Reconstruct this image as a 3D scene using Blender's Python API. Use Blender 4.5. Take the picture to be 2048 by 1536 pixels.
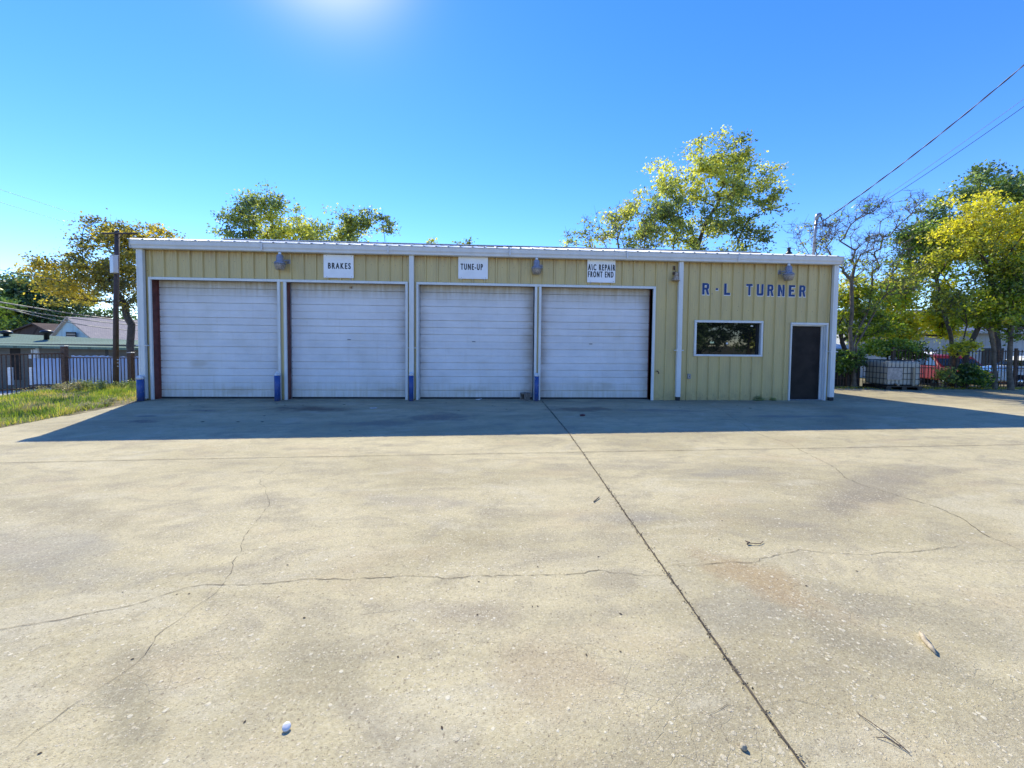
import bpy, bmesh, math, random
import numpy as np
from mathutils import Vector, Matrix, noise as mnoise

for o in list(bpy.data.objects): bpy.data.objects.remove(o)
SC = bpy.context.scene
COL = SC.collection
R = math.radians

# ------------------------------------------------------------------ camera
FPX, CX, CY = 783.86, 1024.0, 717.05
PITCH, ROLL, YAW = 0.03815, 0.0099, 0.06047
CAM = np.array([8.6192, -10.3015, 1.4897])
_w = np.array([math.sin(YAW)*math.cos(PITCH), math.cos(YAW)*math.cos(PITCH), -math.sin(PITCH)])
_r = np.array([math.cos(YAW), -math.sin(YAW), 0.0]); _u = np.cross(_r, _w)
_c, _s = math.cos(ROLL), math.sin(ROLL)
RT, UP, FW = _c*_r+_s*_u, -_s*_r+_c*_u, _w
cd = bpy.data.cameras.new('camera'); co = bpy.data.objects.new('camera', cd); COL.objects.link(co)
cd.sensor_width = 36.0; cd.lens = FPX/2048*36.0
cd.shift_y = -(768-CY)/2048
cd.clip_start = 0.05; cd.clip_end = 3000
m = Matrix.Identity(4)
for i in range(3):
    m[i][0] = RT[i]; m[i][1] = UP[i]; m[i][2] = -FW[i]; m[i][3] = CAM[i]
co.matrix_world = m
SC.camera = co

# ------------------------------------------------------------------ sky and sun
SUN_AZ, SUN_EL = -22.3, 44.3           # degrees, azimuth from +Y towards +X
SKY_STRENGTH, SUN_STRENGTH, EXPOSURE = 0.15, 3.5, 0.96
W = bpy.data.worlds.new('World'); SC.world = W; W.use_nodes = True
nt = W.node_tree; nt.nodes.clear()
sky = nt.nodes.new('ShaderNodeTexSky'); sky.sky_type = 'NISHITA'; sky.sun_disc = False
sky.sun_elevation = R(SUN_EL); sky.sun_rotation = R(SUN_AZ)
sky.air_density = 1.0; sky.dust_density = 0.02; sky.ozone_density = 3.0; sky.altitude = 150
hs = nt.nodes.new('ShaderNodeHueSaturation'); hs.inputs['Saturation'].default_value = 1.22
hs.inputs['Hue'].default_value = 0.511
bg = nt.nodes.new('ShaderNodeBackground'); bg.inputs['Strength'].default_value = SKY_STRENGTH
wo = nt.nodes.new('ShaderNodeOutputWorld')
tn = nt.nodes.new('ShaderNodeMix'); tn.data_type = 'RGBA'; tn.blend_type = 'MULTIPLY'; tn.inputs[0].default_value = 1.0; tn.inputs[7].default_value = (.84, .92, 1.06, 1)
nt.links.new(sky.outputs[0], tn.inputs[6]); nt.links.new(tn.outputs[2], hs.inputs['Color']); # the bright aureole of the air close round the sun
SUNV = (math.sin(R(SUN_AZ))*math.cos(R(SUN_EL)), math.cos(R(SUN_AZ))*math.cos(R(SUN_EL)), math.sin(R(SUN_EL)))
gt = nt.nodes.new('ShaderNodeTexCoord'); dt = nt.nodes.new('ShaderNodeVectorMath'); dt.operation = 'DOT_PRODUCT'; dt.inputs[1].default_value = SUNV
nm = nt.nodes.new('ShaderNodeVectorMath'); nm.operation = 'NORMALIZE'; nt.links.new(gt.outputs['Generated'], nm.inputs[0]); nt.links.new(nm.outputs[0], dt.inputs[0])
mx = nt.nodes.new('ShaderNodeMath'); mx.operation = 'MAXIMUM'; mx.inputs[1].default_value = 0; nt.links.new(dt.outputs['Value'], mx.inputs[0])
pw = nt.nodes.new('ShaderNodeMath'); pw.operation = 'POWER'; pw.inputs[1].default_value = 170; nt.links.new(mx.outputs[0], pw.inputs[0])
ml = nt.nodes.new('ShaderNodeMath'); ml.operation = 'MULTIPLY'; ml.inputs[1].default_value = 5.0; nt.links.new(pw.outputs[0], ml.inputs[0])
au = nt.nodes.new('ShaderNodeMix'); au.data_type = 'RGBA'; au.blend_type = 'ADD'; au.clamp_factor = False; au.inputs[7].default_value = (1.0, .74, .88, 1)
nt.links.new(ml.outputs[0], au.inputs[0]); nt.links.new(hs.outputs[0], au.inputs[6]); nt.links.new(au.outputs[2], bg.inputs[0]); nt.links.new(bg.outputs[0], wo.inputs[0])
sd = bpy.data.lights.new('sun', 'SUN'); sd.energy = SUN_STRENGTH; sd.angle = R(0.5); sd.color = (1.0, 0.935, 0.73)
so = bpy.data.objects.new('sun', sd); COL.objects.link(so); so.location = (0, 0, 40)
_sd = Vector((math.sin(R(SUN_AZ))*math.cos(R(SUN_EL)), math.cos(R(SUN_AZ))*math.cos(R(SUN_EL)), math.sin(R(SUN_EL))))
so.rotation_euler = _sd.to_track_quat('Z', 'Y').to_euler()
SC.view_settings.view_transform = 'Standard'; SC.view_settings.look = 'None'
SC.view_settings.exposure = EXPOSURE; SC.view_settings.gamma = 1.0
SC.view_settings.use_curve_mapping = False
SC.render.engine = 'CYCLES'
SC.cycles.max_bounces = 8; SC.cycles.transparent_max_bounces = 8

# ------------------------------------------------------------------ helpers
def at(px, py, depth):
    """world point seen at photo pixel px,py at that distance along the view axis"""
    v = FW + RT*(px-CX)/FPX + UP*(CY-py)/FPX
    return CAM + v*depth

def tag(o, label=None, cat=None, group=None, kind=None):
    if label: o['label'] = label
    if cat: o['category'] = cat
    if group: o['group'] = group
    if kind: o['kind'] = kind
    return o

def empty(name, loc=(0, 0, 0), rz=0, label=None, cat=None, group=None):
    o = bpy.data.objects.new(name, None); COL.objects.link(o)
    o.location = loc; o.rotation_euler = (0, 0, rz); o.empty_display_size = 0.1
    return tag(o, label, cat, group)

class MB:
    def __init__(s): s.v = []; s.f = []; s.m = []; s.sm = []
    def add(s, vs, fs, mi=0, smooth=False):
        n = len(s.v); s.v += [tuple(map(float, v)) for v in vs]
        for f in fs: s.f.append([i+n for i in f]); s.m.append(mi); s.sm.append(smooth)
        return s
    def box(s, x0, x1, y0, y1, z0, z1, mi=0, M=None):
        vs = [(x, y, z) for z in (z0, z1) for y in (y0, y1) for x in (x0, x1)]
        if M is not None: vs = [tuple(M @ Vector(v)) for v in vs]
        return s.add(vs, [(0, 2, 3, 1), (4, 5, 7, 6), (0, 1, 5, 4), (2, 6, 7, 3), (0, 4, 6, 2), (1, 3, 7, 5)], mi)
    def cbox(s, x0, x1, y0, y1, z0, z1, b, mi=0, M=None):
        """box with chamfered vertical+horizontal edges"""
        bm = bmesh.new(); bmesh.ops.create_cube(bm, size=1)
        for v in bm.verts:
            v.co = ((x0+x1)/2+v.co.x*(x1-x0), (y0+y1)/2+v.co.y*(y1-y0), (z0+z1)/2+v.co.z*(z1-z0))
        bmesh.ops.bevel(bm, geom=list(bm.edges), offset=b, segments=2, affect='EDGES', profile=0.5)
        bm.verts.ensure_lookup_table()
        vs = [v.co.copy() for v in bm.verts]
        if M is not None: vs = [M @ v for v in vs]
        s.add(vs, [[v.index for v in f.verts] for f in bm.faces], mi); bm.free(); return s
    def tube(s, pts, rad, n=8, mi=0, caps=True, smooth=True):
        pts = [Vector(p) for p in pts]; rad = rad if isinstance(rad, (list, tuple)) else [rad]*len(pts)
        vs = []; ref = None
        for i, p in enumerate(pts):
            d = (pts[min(i+1, len(pts)-1)]-pts[max(i-1, 0)]).normalized()
            if ref is None: ref = Vector((0, 0, 1)) if abs(d.z) < .9 else Vector((1, 0, 0))
            a = (ref-d*ref.dot(d)).normalized(); b = d.cross(a); ref = a
            for k in range(n):
                t = 2*math.pi*k/n; vs.append(p+(a*math.cos(t)+b*math.sin(t))*rad[i])
        fs = []
        for i in range(len(pts)-1):
            for k in range(n):
                k2 = (k+1) % n; fs.append((i*n+k, i*n+k2, (i+1)*n+k2, (i+1)*n+k))
        s.add(vs, fs, mi, smooth)
        if caps:
            N = len(s.v)-len(vs)
            s.f.append([N+k for k in range(n)][::-1]); s.m.append(mi); s.sm.append(False)
            s.f.append([N+(len(pts)-1)*n+k for k in range(n)]); s.m.append(mi); s.sm.append(False)
        return s
    def lathe(s, prof, c=(0, 0, 0), n=24, mi=0, smooth=True, M=None):
        """prof: list of (r,z)"""
        vs = []
        for r, z in prof:
            for k in range(n):
                t = 2*math.pi*k/n; vs.append((c[0]+r*math.cos(t), c[1]+r*math.sin(t), c[2]+z))
        if M is not None: vs = [M @ Vector(v) for v in vs]
        fs = [(i*n+k, i*n+(k+1) % n, (i+1)*n+(k+1) % n, (i+1)*n+k) for i in range(len(prof)-1) for k in range(n)]
        N = len(s.v); s.add(vs, fs, mi, smooth)
        s.f.append([N+k for k in range(n)][::-1]); s.m.append(mi); s.sm.append(False)
        s.f.append([N+(len(prof)-1)*n+k for k in range(n)]); s.m.append(mi); s.sm.append(False)
        return s
    def build(s, name, mats, parent=None, **kw):
        me = bpy.data.meshes.new(name); me.from_pydata(s.v, [], s.f)
        mats = mats if isinstance(mats, (list, tuple)) else [mats]
        for mm in mats: me.materials.append(mm)
        me.polygons.foreach_set('material_index', s.m); me.polygons.foreach_set('use_smooth', s.sm)
        me.update()
        o = bpy.data.objects.new(name, me); COL.objects.link(o)
        if parent: o.parent = parent
        return tag(o, **kw)

def npmesh(name, V, F, mat, parent=None, tint=None, smooth=False, **kw):
    """V (n,3), F (m,k) arrays"""
    me = bpy.data.meshes.new(name); V = np.asarray(V, np.float32); F = np.asarray(F, np.int32); k = F.shape[1]
    me.vertices.add(len(V)); me.vertices.foreach_set('co', V.ravel())
    me.loops.add(F.size); me.loops.foreach_set('vertex_index', F.ravel())
    me.polygons.add(len(F)); me.polygons.foreach_set('loop_start', np.arange(0, F.size, k, dtype=np.int32))
    try: me.polygons.foreach_set('loop_total', np.full(len(F), k, np.int32))
    except Exception: pass
    if tint is not None:
        a = me.attributes.new('tint', 'FLOAT', 'FACE'); a.data.foreach_set('value', np.asarray(tint, np.float32))
    me.materials.append(mat); me.update(calc_edges=True)
    if smooth: me.polygons.foreach_set('use_smooth', np.ones(len(F), bool))
    o = bpy.data.objects.new(name, me); COL.objects.link(o)
    if parent: o.parent = parent
    return tag(o, **kw)

# ------------------------------------------------------------------ node helper
class N:
    def __init__(s, name):
        s.mat = bpy.data.materials.new(name); s.mat.use_nodes = True; s.t = s.mat.node_tree; s.t.nodes.clear()
        s.out = s.t.nodes.new('ShaderNodeOutputMaterial')
        s.tc = s.t.nodes.new('ShaderNodeTexCoord')
    def n(s, typ, **kw):
        x = s.t.nodes.new('ShaderNode'+typ)
        for k, v in kw.items(): setattr(x, k, v)
        return x
    def set(s, sock, v):
        if isinstance(v, bpy.types.NodeSocket): s.t.links.new(v, sock)
        else:
            if isinstance(v, (tuple, list)) and len(v) == 3 and sock.type == 'RGBA': v = (*v, 1)
            sock.default_value = v
    def pos(s):
        return s.n('NewGeometry').outputs['Position']
    def obj(s): return s.tc.outputs['Object']
    def mapping(s, vec, scale=(1, 1, 1), rot=(0, 0, 0), loc=(0, 0, 0)):
        x = s.n('Mapping'); s.set(x.inputs['Vector'], vec); x.inputs['Scale'].default_value = scale
        x.inputs['Rotation'].default_value = rot; x.inputs['Location'].default_value = loc; return x.outputs[0]
    def noise(s, vec, scale=5, detail=4, rough=.55, dist=0, out='Fac'):
        x = s.n('TexNoise'); s.set(x.inputs['Vector'], vec); x.inputs['Scale'].default_value = scale
        x.inputs['Detail'].default_value = detail; x.inputs['Roughness'].default_value = rough; x.inputs['Distortion'].default_value = dist
        return x.outputs[out]
    def voro(s, vec, scale=5, feature='F1', rnd=1, out='Distance'):
        x = s.n('TexVoronoi', feature=feature); s.set(x.inputs['Vector'], vec); x.inputs['Scale'].default_value = scale
        x.inputs['Randomness'].default_value = rnd; return x.outputs[out]
    def math(s, op, a, b=0.0, c=0.0, clamp=False):
        x = s.n('Math', operation=op, use_clamp=clamp); s.set(x.inputs[0], a); s.set(x.inputs[1], b)
        if op in ('MULTIPLY_ADD', 'SMOOTH_MIN', 'COMPARE'): s.set(x.inputs[2], c)
        return x.outputs[0]
    def rng(s, v, a, b, c=0., d=1., smooth=False):
        x = s.n('MapRange', interpolation_type='SMOOTHSTEP' if smooth else 'LINEAR'); s.set(x.inputs['Value'], v)
        for k, q in zip(('From Min', 'From Max', 'To Min', 'To Max'), (a, b, c, d)): s.set(x.inputs[k], q)
        return x.outputs[0]
    def mix(s, f, a, b, mode='MIX'):
        x = s.n('Mix', data_type='RGBA', blend_type=mode); s.set(x.inputs[0], f); s.set(x.inputs[6], a); s.set(x.inputs[7], b); return x.outputs[2]
    def ramp(s, f, stops):
        x = s.n('ValToRGB'); s.set(x.inputs[0], f); e = x.color_ramp.elements
        while len(e) < len(stops): e.new(.5)
        for q, (p, c) in zip(e, stops): q.position = p; q.color = (*c, 1)
        return x.outputs[0]
    def sep(s, v):
        x = s.n('SeparateXYZ'); s.set(x.inputs[0], v); return x.outputs
    def bump(s, h, strength=.3, dist=.01, normal=None):
        x = s.n('Bump'); s.set(x.inputs['Height'], h); x.inputs['Strength'].default_value = strength; x.inputs['Distance'].default_value = dist
        if normal is not None: s.set(x.inputs['Normal'], normal)
        return x.outputs[0]
    def pbr(s, color, rough=.6, metal=0., normal=None, spec=.5, **kw):
        x = s.n('BsdfPrincipled'); s.set(x.inputs['Base Color'], color); s.set(x.inputs['Roughness'], rough); s.set(x.inputs['Metallic'], metal)
        s.set(x.inputs['Specular IOR Level'], spec)
        if normal is not None: s.set(x.inputs['Normal'], normal)
        for k, v in kw.items(): s.set(x.inputs[k.replace('_', ' ')], v)
        s.t.links.new(x.outputs[0], s.out.inputs[0]); return s.mat

def simple(name, c, rough=.6, var=.15, scale=6, metal=0., bump=.1, c2=None, spec=.5, **kw):
    q = N(name); p = q.obj(); f = q.noise(p, scale, 6, .6)
    d = c2 if c2 else tuple(max(0, x*(1-var*1.6)) for x in c)
    col = q.mix(q.rng(f, .35, .65, 0, 1), c, d)
    f2 = q.noise(p, scale*11, 3, .6)
    col = q.mix(q.math('MULTIPLY', q.rng(f2, .4, .8), var), col, tuple(x*.5 for x in c))
    return q.pbr(col, q.rng(f, .3, .7, rough*.85, min(1, rough*1.15)), metal, q.bump(f2, bump, .004) if bump else None, spec, **kw)

def leafmat(name, stops, trans=.65):
    q = N(name); a = q.n('Attribute', attribute_name='tint', attribute_type='GEOMETRY')
    col = q.ramp(a.outputs['Fac'], stops)
    d = q.n('BsdfDiffuse'); q.set(d.inputs[0], col)
    t = q.n('BsdfTranslucent'); q.set(t.inputs[0], q.mix(.5, col, q.mix(1., col, (1.0, 1.0, .45), 'MULTIPLY')))
    g = q.n('BsdfGlossy'); g.inputs['Roughness'].default_value = .45; g.inputs[0].default_value = (.8, .8, .8, 1)
    m1 = q.n('MixShader'); m1.inputs[0].default_value = trans; q.t.links.new(d.outputs[0], m1.inputs[1]); q.t.links.new(t.outputs[0], m1.inputs[2])
    m2 = q.n('MixShader'); m2.inputs[0].default_value = .06; q.t.links.new(m1.outputs[0], m2.inputs[1]); q.t.links.new(g.outputs[0], m2.inputs[2])
    q.t.links.new(m2.outputs[0], q.out.inputs[0]); return q.mat

# ------------------------------------------------------------------ materials
def concrete_mat():
    q = N('concrete_slab'); p = q.pos(); s = q.sep(p)
    big = q.noise(q.mapping(p, (.35, .75, 1), (0, 0, R(-28))), 1.0, 5, .6, .4)
    mid = q.noise(q.mapping(p, (.7, 1.5, 1), (0, 0, R(-33))), 2.2, 5, .62, .8)
    fine = q.noise(p, 24, 6, .65)
    col = q.ramp(big, [(.30, (.33, .275, .155)), (.44, (.435, .37, .21)), (.58, (.54, .46, .27)), (.72, (.49, .42, .245))])
    col = q.mix(q.rng(mid, .49, .70, 0, .66), col, (.29, .25, .175))
    swp = q.noise(q.mapping(p, (.55, 1.25, 1), (0, 0, R(-38)), (2, 5, 0)), 1.5, 5, .6, 1.2)
    col = q.mix(q.rng(swp, .53, .72, 0, .58), col, (.25, .215, .155)); col = q.mix(q.rng(swp, .46, .34, 0, .45), col, (.56, .50, .35))
    blo = q.noise(q.mapping(p, (1, 1.3, 1), (0, 0, R(20)), (11, 5, 0)), 4.5, 5, .65, .6)
    col = q.mix(q.rng(blo, .52, .70, 0, .38), col, (.24, .205, .14))
    col = q.mix(q.rng(q.noise(q.mapping(p, (1.1, 1.9, 1), (0, 0, R(-30)), (7, 3, 0)), .9, 3, .6), .55, .75, 0, .45), col, (.50, .38, .22))
    col = q.mix(q.rng(fine, .35, .7, 0, .30), col, (.29, .26, .19))
    warp = q.noise(q.mapping(p, (1, 1, 1)), 2.4, 4, .6, 0, 'Color')
    ws = q.sep(warp)
    def blot(x, y, rx, ry, rot, c, k, col):
        # a stain of its own shape: warped ellipse
        mp = q.mapping(p, (1, 1, 0), (0, 0, 0), (-x, -y, 0))
        r = q.mapping(mp, (1/rx, 1/ry, 0), (0, 0, 0)) if rot == 0 else q.mapping(q.mapping(mp, (1, 1, 1), (0, 0, R(rot))), (1/rx, 1/ry, 0))
        v = q.n('VectorMath', operation='ADD'); q.set(v.inputs[0], r)
        sc = q.n('VectorMath', operation='MULTIPLY_ADD'); q.set(sc.inputs[0], warp); sc.inputs[1].default_value = (2.4, 2.4, 0); sc.inputs[2].default_value = (-1.2, -1.2, 0)
        q.t.links.new(sc.outputs[0], v.inputs[1])
        ln = q.n('VectorMath', operation='LENGTH'); q.t.links.new(v.outputs[0], ln.inputs[0])
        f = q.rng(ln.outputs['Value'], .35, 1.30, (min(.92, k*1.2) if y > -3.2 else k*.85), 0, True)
        return q.mix(f, col, c)
    st = [(4.66, -1.36, .85, .30, 6, (.13, .10, .07), .75), (7.58, -2.35, .75, .42, 0, (.16, .14, .12), .6), (6.6, -2.9, .9, .3, 10, (.19, .17, .14), .55),
          (10.72, -1.5, .8, .32, -5, (.15, .115, .08), .65), (2.01, -2.55, .34, .16, 0, (.17, .14, .11), .75), (1.75, -2.05, .30, .07, 5, (.14, .13, .12), .7),
          (2.5, -1.5, .5, .08, 12, (.2, .18, .16), .6), (15.2, -2.6, 1.2, .16, 3, (.2, .18, .16), .55), (12.6, -1.7, .9, .2, 4, (.2, .18, .16), .45),
          (10.38, -8.02, .22, .42, -38, (.33, .21, .10), .6), (10.0, -8.25, .35, .20, -30, (.25, .225, .17), .6), (12.3, -6.75, .9, .17, -22, (.20, .17, .13), .65),
          (13.2, -6.2, 1.2, .22, -16, (.22, .19, .15), .6), (10.55, -8.55, .16, .5, -50, (.24, .21, .14), .6), (11.1, -8.4, .2, .6, -55, (.25, .22, .15), .5),
          (5.0, -6.7, 1.1, .22, 22, (.24, .205, .13), .55), (5.2, -7.3, 1.3, .3, 22, (.26, .25, .22), .45), (7.77, -8.45, .28, .22, 20, (.22, .19, .12), .5), (7.1, -8.6, .5, .12, 48, (.2, .175, .11), .55),
          (8.56, -8.15, .3, .12, 10, (.26, .21, .15), .5), (9.43, -7.93, .2, .12, 0, (.24, .205, .15), .6), (8.9, -8.6, .35, .22, 25, (.34, .25, .15), .45),
          (9.9, -7.05, .55, .12, 0, (.27, .25, .21), .45), (11.3, -6.0, .6, .14, -12, (.25, .23, .19), .5), (8.1, -6.6, .8, .15, 8, (.3, .27, .22), .4)]
    for a in st: col = blot(*a[:5], a[5], a[6], col)
    # mottled darkening towards the building foot
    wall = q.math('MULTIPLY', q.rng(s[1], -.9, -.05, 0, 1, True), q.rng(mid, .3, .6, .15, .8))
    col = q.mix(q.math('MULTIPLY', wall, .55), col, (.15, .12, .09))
    # exposed aggregate
    wp = q.mix(.010, p, q.noise(p, 60, 3, .7, 0, 'Color'), 'ADD')
    nearwall = q.rng(s[1], -4.2, -6.8, 0, .9)
    dn = q.noise(p, 1.3, 4, .65)
    m1 = 0.; 
    for sc_, lo, hi, szk, c1_, c2_, off in ((58, .93, .60, .42, (.70, .63, .46), (.60, .49, .32), 0), (105, .86, .45, .45, (.66, .58, .42), (.50, .40, .25), 5), (34, .985, .90, .36, (.74, .68, .52), (.62, .54, .38), 9)):
        vd = q.n('TexVoronoi', feature='F1'); q.set(vd.inputs['Vector'], q.mapping(wp, (1, 1, 1), (0, 0, off*.3), (off, 0, 0))); vd.inputs['Scale'].default_value = sc_
        cs = q.sep(vd.outputs['Color']); dens = q.rng(dn, .36, .62, lo, hi)
        mm = q.math('MULTIPLY', q.rng(q.math('SUBTRACT', q.math('MULTIPLY_ADD', cs[1], szk, .10), vd.outputs['Distance']), 0, .08), q.math('GREATER_THAN', cs[0], dens))
        col = q.mix(q.math('MULTIPLY', q.math('MULTIPLY', mm, nearwall), q.math('MULTIPLY_ADD', cs[2], .5, .35)), col, q.mix(cs[2], c2_, c1_))
        m1 = q.math('ADD', m1, mm)
    m2 = 0.
    for sc_, thr in ((120, .80), (60, .90)):
        v2 = q.n('TexVoronoi', feature='F1'); q.set(v2.inputs['Vector'], q.mapping(wp, (1, 1, 1), (0, 0, 0), (3, 1, 0))); v2.inputs['Scale'].default_value = sc_
        c2 = q.sep(v2.outputs['Color']); m_2 = q.math('MULTIPLY', q.math('LESS_THAN', v2.outputs['Distance'], .30), q.math('GREATER_THAN', c2[0], thr))
        col = q.mix(q.math('MULTIPLY', m_2, q.math('MULTIPLY', nearwall, .6)), col, (.17, .13, .085)); m2 = q.math('ADD', m2, m_2)
    gr = q.noise(p, 70, 6, .8)
    col = q.mix(q.math('MULTIPLY', q.rng(gr, .51, .66), .45), col, (.21, .165, .105)); col = q.mix(q.math('MULTIPLY', q.rng(gr, .48, .35), .45), col, (.66, .59, .42))
    grit = q.noise(p, 190, 3, .7)
    # hairline map cracking
    vc = q.n('TexVoronoi', feature='DISTANCE_TO_EDGE'); q.set(vc.inputs['Vector'], q.mix(.06, p, q.noise(p, 9, 3, .6, 0, 'Color'), 'ADD')); vc.inputs['Scale'].default_value = 7.5
    hair = q.math('MULTIPLY', q.rng(vc.outputs['Distance'], 0, .016, .30, 0), q.rng(q.noise(p, .8, 3, .6, 1), .5, .62, 0, 1))
    col = q.mix(hair, col, (.16, .13, .09))
    h = q.math('ADD', q.math('MULTIPLY', grit, .8), q.math('MULTIPLY', m2, -.8))
    h = q.math('ADD', h, q.math('MULTIPLY', m1, .35)); h = q.math('ADD', h, q.math('MULTIPLY', hair, -1.)); h = q.math('ADD', h, q.math('MULTIPLY', fine, .7))
    return q.pbr(col, .88, 0, q.bump(h, .8, .005), .3)
M = {}
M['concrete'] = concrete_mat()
M['crack'] = simple('crack_dirt', (.12, .095, .07), .95, .4, 30)
M['joint'] = simple('joint_filler', (.17, .135, .085), .95, .6, 22, bump=.6)

def wall_mat():
    q = N('yellow_siding'); p = q.pos(); s = q.sep(p)
    f = q.noise(q.mapping(p, (1, 1, .35)), 3.0, 5, .6); st = q.noise(q.mapping(p, (9, 9, .5)), 2.5, 4, .6)
    col = q.mix(q.rng(f, .3, .7), (.60, .465, .195), (.51, .40, .185))
    col = q.mix(q.rng(st, .52, .8, 0, .35), col, (.42, .35, .19))
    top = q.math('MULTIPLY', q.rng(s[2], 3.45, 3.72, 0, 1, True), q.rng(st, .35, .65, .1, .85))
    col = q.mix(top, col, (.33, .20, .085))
    low = q.math('MULTIPLY', q.rng(s[2], .45, 0, 0, 1, True), q.rng(q.noise(p, 7, 5, .7), .35, .65, .05, .6))
    col = q.mix(low, col, (.27, .21, .11))
    ux = q.math('SUBTRACT', q.math('MODULO', q.math('ADD', s[0], 3.048-.28), .3048), .1524)
    for zz in (3.47, 2.45, 1.30, .14):
        d_ = q.math('SQRT', q.math('ADD', q.math('POWER', ux, 2.0), q.math('POWER', q.math('SUBTRACT', s[2], zz), 2.0)))
        col = q.mix(q.rng(d_, .007, .010, .85, 0), col, (.13, .10, .07))
        run = q.math('MULTIPLY', q.rng(q.math('ABSOLUTE', ux), .004, .012, 1, 0), q.math('MULTIPLY', q.math('LESS_THAN', s[2], zz), q.rng(s[2], zz-.16, zz, 0, .5)))
        col = q.mix(q.math('MULTIPLY', run, q.rng(st, .45, .7)), col, (.30, .19, .09))
    seam = q.math('MODULO', q.math('ADD', s[0], 9.144-.28-.034), .9144)
    col = q.mix(q.rng(seam, .004, .008, .6, 0), col, (.16, .13, .08))
    v = q.n('TexVoronoi', feature='F1'); q.set(v.inputs['Vector'], p); v.inputs['Scale'].default_value = 5
    cc = q.sep(v.outputs['Color']); sp = q.math('MULTIPLY', q.math('LESS_THAN', v.outputs['Distance'], .055), q.math('GREATER_THAN', cc[0], .72))
    col = q.mix(q.math('MULTIPLY', sp, .7), col, (.16, .10, .05))
    return q.pbr(col, .42, 0, q.bump(q.noise(p, 14, 3), .12, .01), .5)
M['wall'] = wall_mat()

def door_mat():
    q = N('ribbed_door_white'); p = q.pos(); s = q.sep(p)
    f = q.noise(q.mapping(p, (.7, 1, 1.2)), 2.2, 5, .6); st = q.noise(q.mapping(p, (7, 7, .6)), 2, 4, .6); fn = q.noise(p, 30, 3, .6)
    col = q.mix(q.rng(f, .3, .7), (.75, .74, .75), (.64, .635, .65))
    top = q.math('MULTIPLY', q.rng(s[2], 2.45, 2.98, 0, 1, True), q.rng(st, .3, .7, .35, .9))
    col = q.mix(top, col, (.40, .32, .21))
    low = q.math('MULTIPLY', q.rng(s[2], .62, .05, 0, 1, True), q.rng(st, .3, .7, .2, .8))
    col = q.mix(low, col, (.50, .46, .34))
    fx = q.math('MODULO', q.math('ADD', s[0], 0.0), 3.2)
    col = q.mix(q.math('MULTIPLY', q.rng(st, .55, .75, 0, .28), q.rng(fn, .3, .7)), col, (.45, .38, .28))
    big = q.noise(q.mapping(p, (1, 1, .8), (0, 0, 0), (4, 0, 1)), .9, 3, .6)
    col = q.mix(q.rng(big, .5, .72, 0, .32), col, (.46, .43, .37))
    for xe, wd, k_ in ((.30, .22, .35), (3.29, .3, .45), (6.47, .35, .4), (6.83, .30, .45), (9.81, .42, .75), (10.01, .35, .6), (12.98, .35, .5)):
        e1 = q.math('MULTIPLY', q.rng(q.math('ABSOLUTE', q.math('SUBTRACT', s[0], xe)), 0, wd, k_, 0, True), q.rng(f, .3, .6, .25, 1))
        col = q.mix(e1, col, (.36, .29, .22))
    for xe, ze, r1, r2 in ((5.05, 2.85, .35, .10), (8.2, .25, .5, .12), (2.2, .2, .6, .12), (6.0, .22, .3, .08), (11.6, .35, .5, .15), (1.2, .9, .25, .10)):
        dd_ = q.math('ADD', q.math('POWER', q.math('DIVIDE', q.math('SUBTRACT', s[0], xe), r1), 2.), q.math('POWER', q.math('DIVIDE', q.math('SUBTRACT', s[2], ze), r2), 2.))
        col = q.mix(q.math('MULTIPLY', q.rng(dd_, 1.3, .1, 0, .42, True), q.rng(f, .35, .6)), col, (.38, .31, .21))
    dents = q.noise(q.mapping(p, (1, 1, 1.4), (0, 0, 0), (1, 0, 7)), 2.0, 3, .55)
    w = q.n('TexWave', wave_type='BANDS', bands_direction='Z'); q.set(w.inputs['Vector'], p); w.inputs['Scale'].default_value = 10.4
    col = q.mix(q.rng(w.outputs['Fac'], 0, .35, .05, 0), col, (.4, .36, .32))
    return q.pbr(col, .5, 0, q.bump(w.outputs['Fac'], .25, .004, q.bump(dents, .55, .05)), .4)
M['door'] = door_mat()

def trim_mat(name, c, rust=.25):
    q = N(name); p = q.pos(); f = q.noise(q.mapping(p, (1, 1, .4)), 4, 5, .6); g = q.noise(q.mapping(p, (8, 8, 1.2)), 3, 4, .65)
    col = q.mix(q.rng(f, .3, .7), c, tuple(x*.86 for x in c)); col = q.mix(q.rng(g, .55, .8, 0, rust), col, (.34, .29, .22))
    return q.pbr(col, .4, 0, q.bump(f, .05, .01), .5)
M['trim'] = trim_mat('white_trim', (.70, .71, .70)); M['gutter'] = trim_mat('gutter_white', (.66, .665, .66), .18)
M['roof'] = simple('galvanised_roof', (.82, .81, .78), .35, .1, 2, spec=.6)
M['jamb'] = simple('oxide_red_steel', (.17, .045, .038), .55, .3, 5)
M['dark'] = simple('dark_interior', (.02, .02, .022), .8, .1)
M['brown_door'] = simple('dark_brown_door', (.020, .015, .014), .6, .3, 3, bump=.05, spec=.25)
M['sign'] = simple('sign_white', (.84, .85, .87), .35, .06, 3, bump=.02)
M['black'] = simple('black_paint', (.012, .012, .014), .45, .05, bump=0)
M['blue'] = simple('blue_letter_paint', (.012, .055, .21), .5, .2, 9, bump=.05)
M['white'] = simple('white_paint', (.78, .78, .76), .5, .1, 9, bump=.05)
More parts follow.
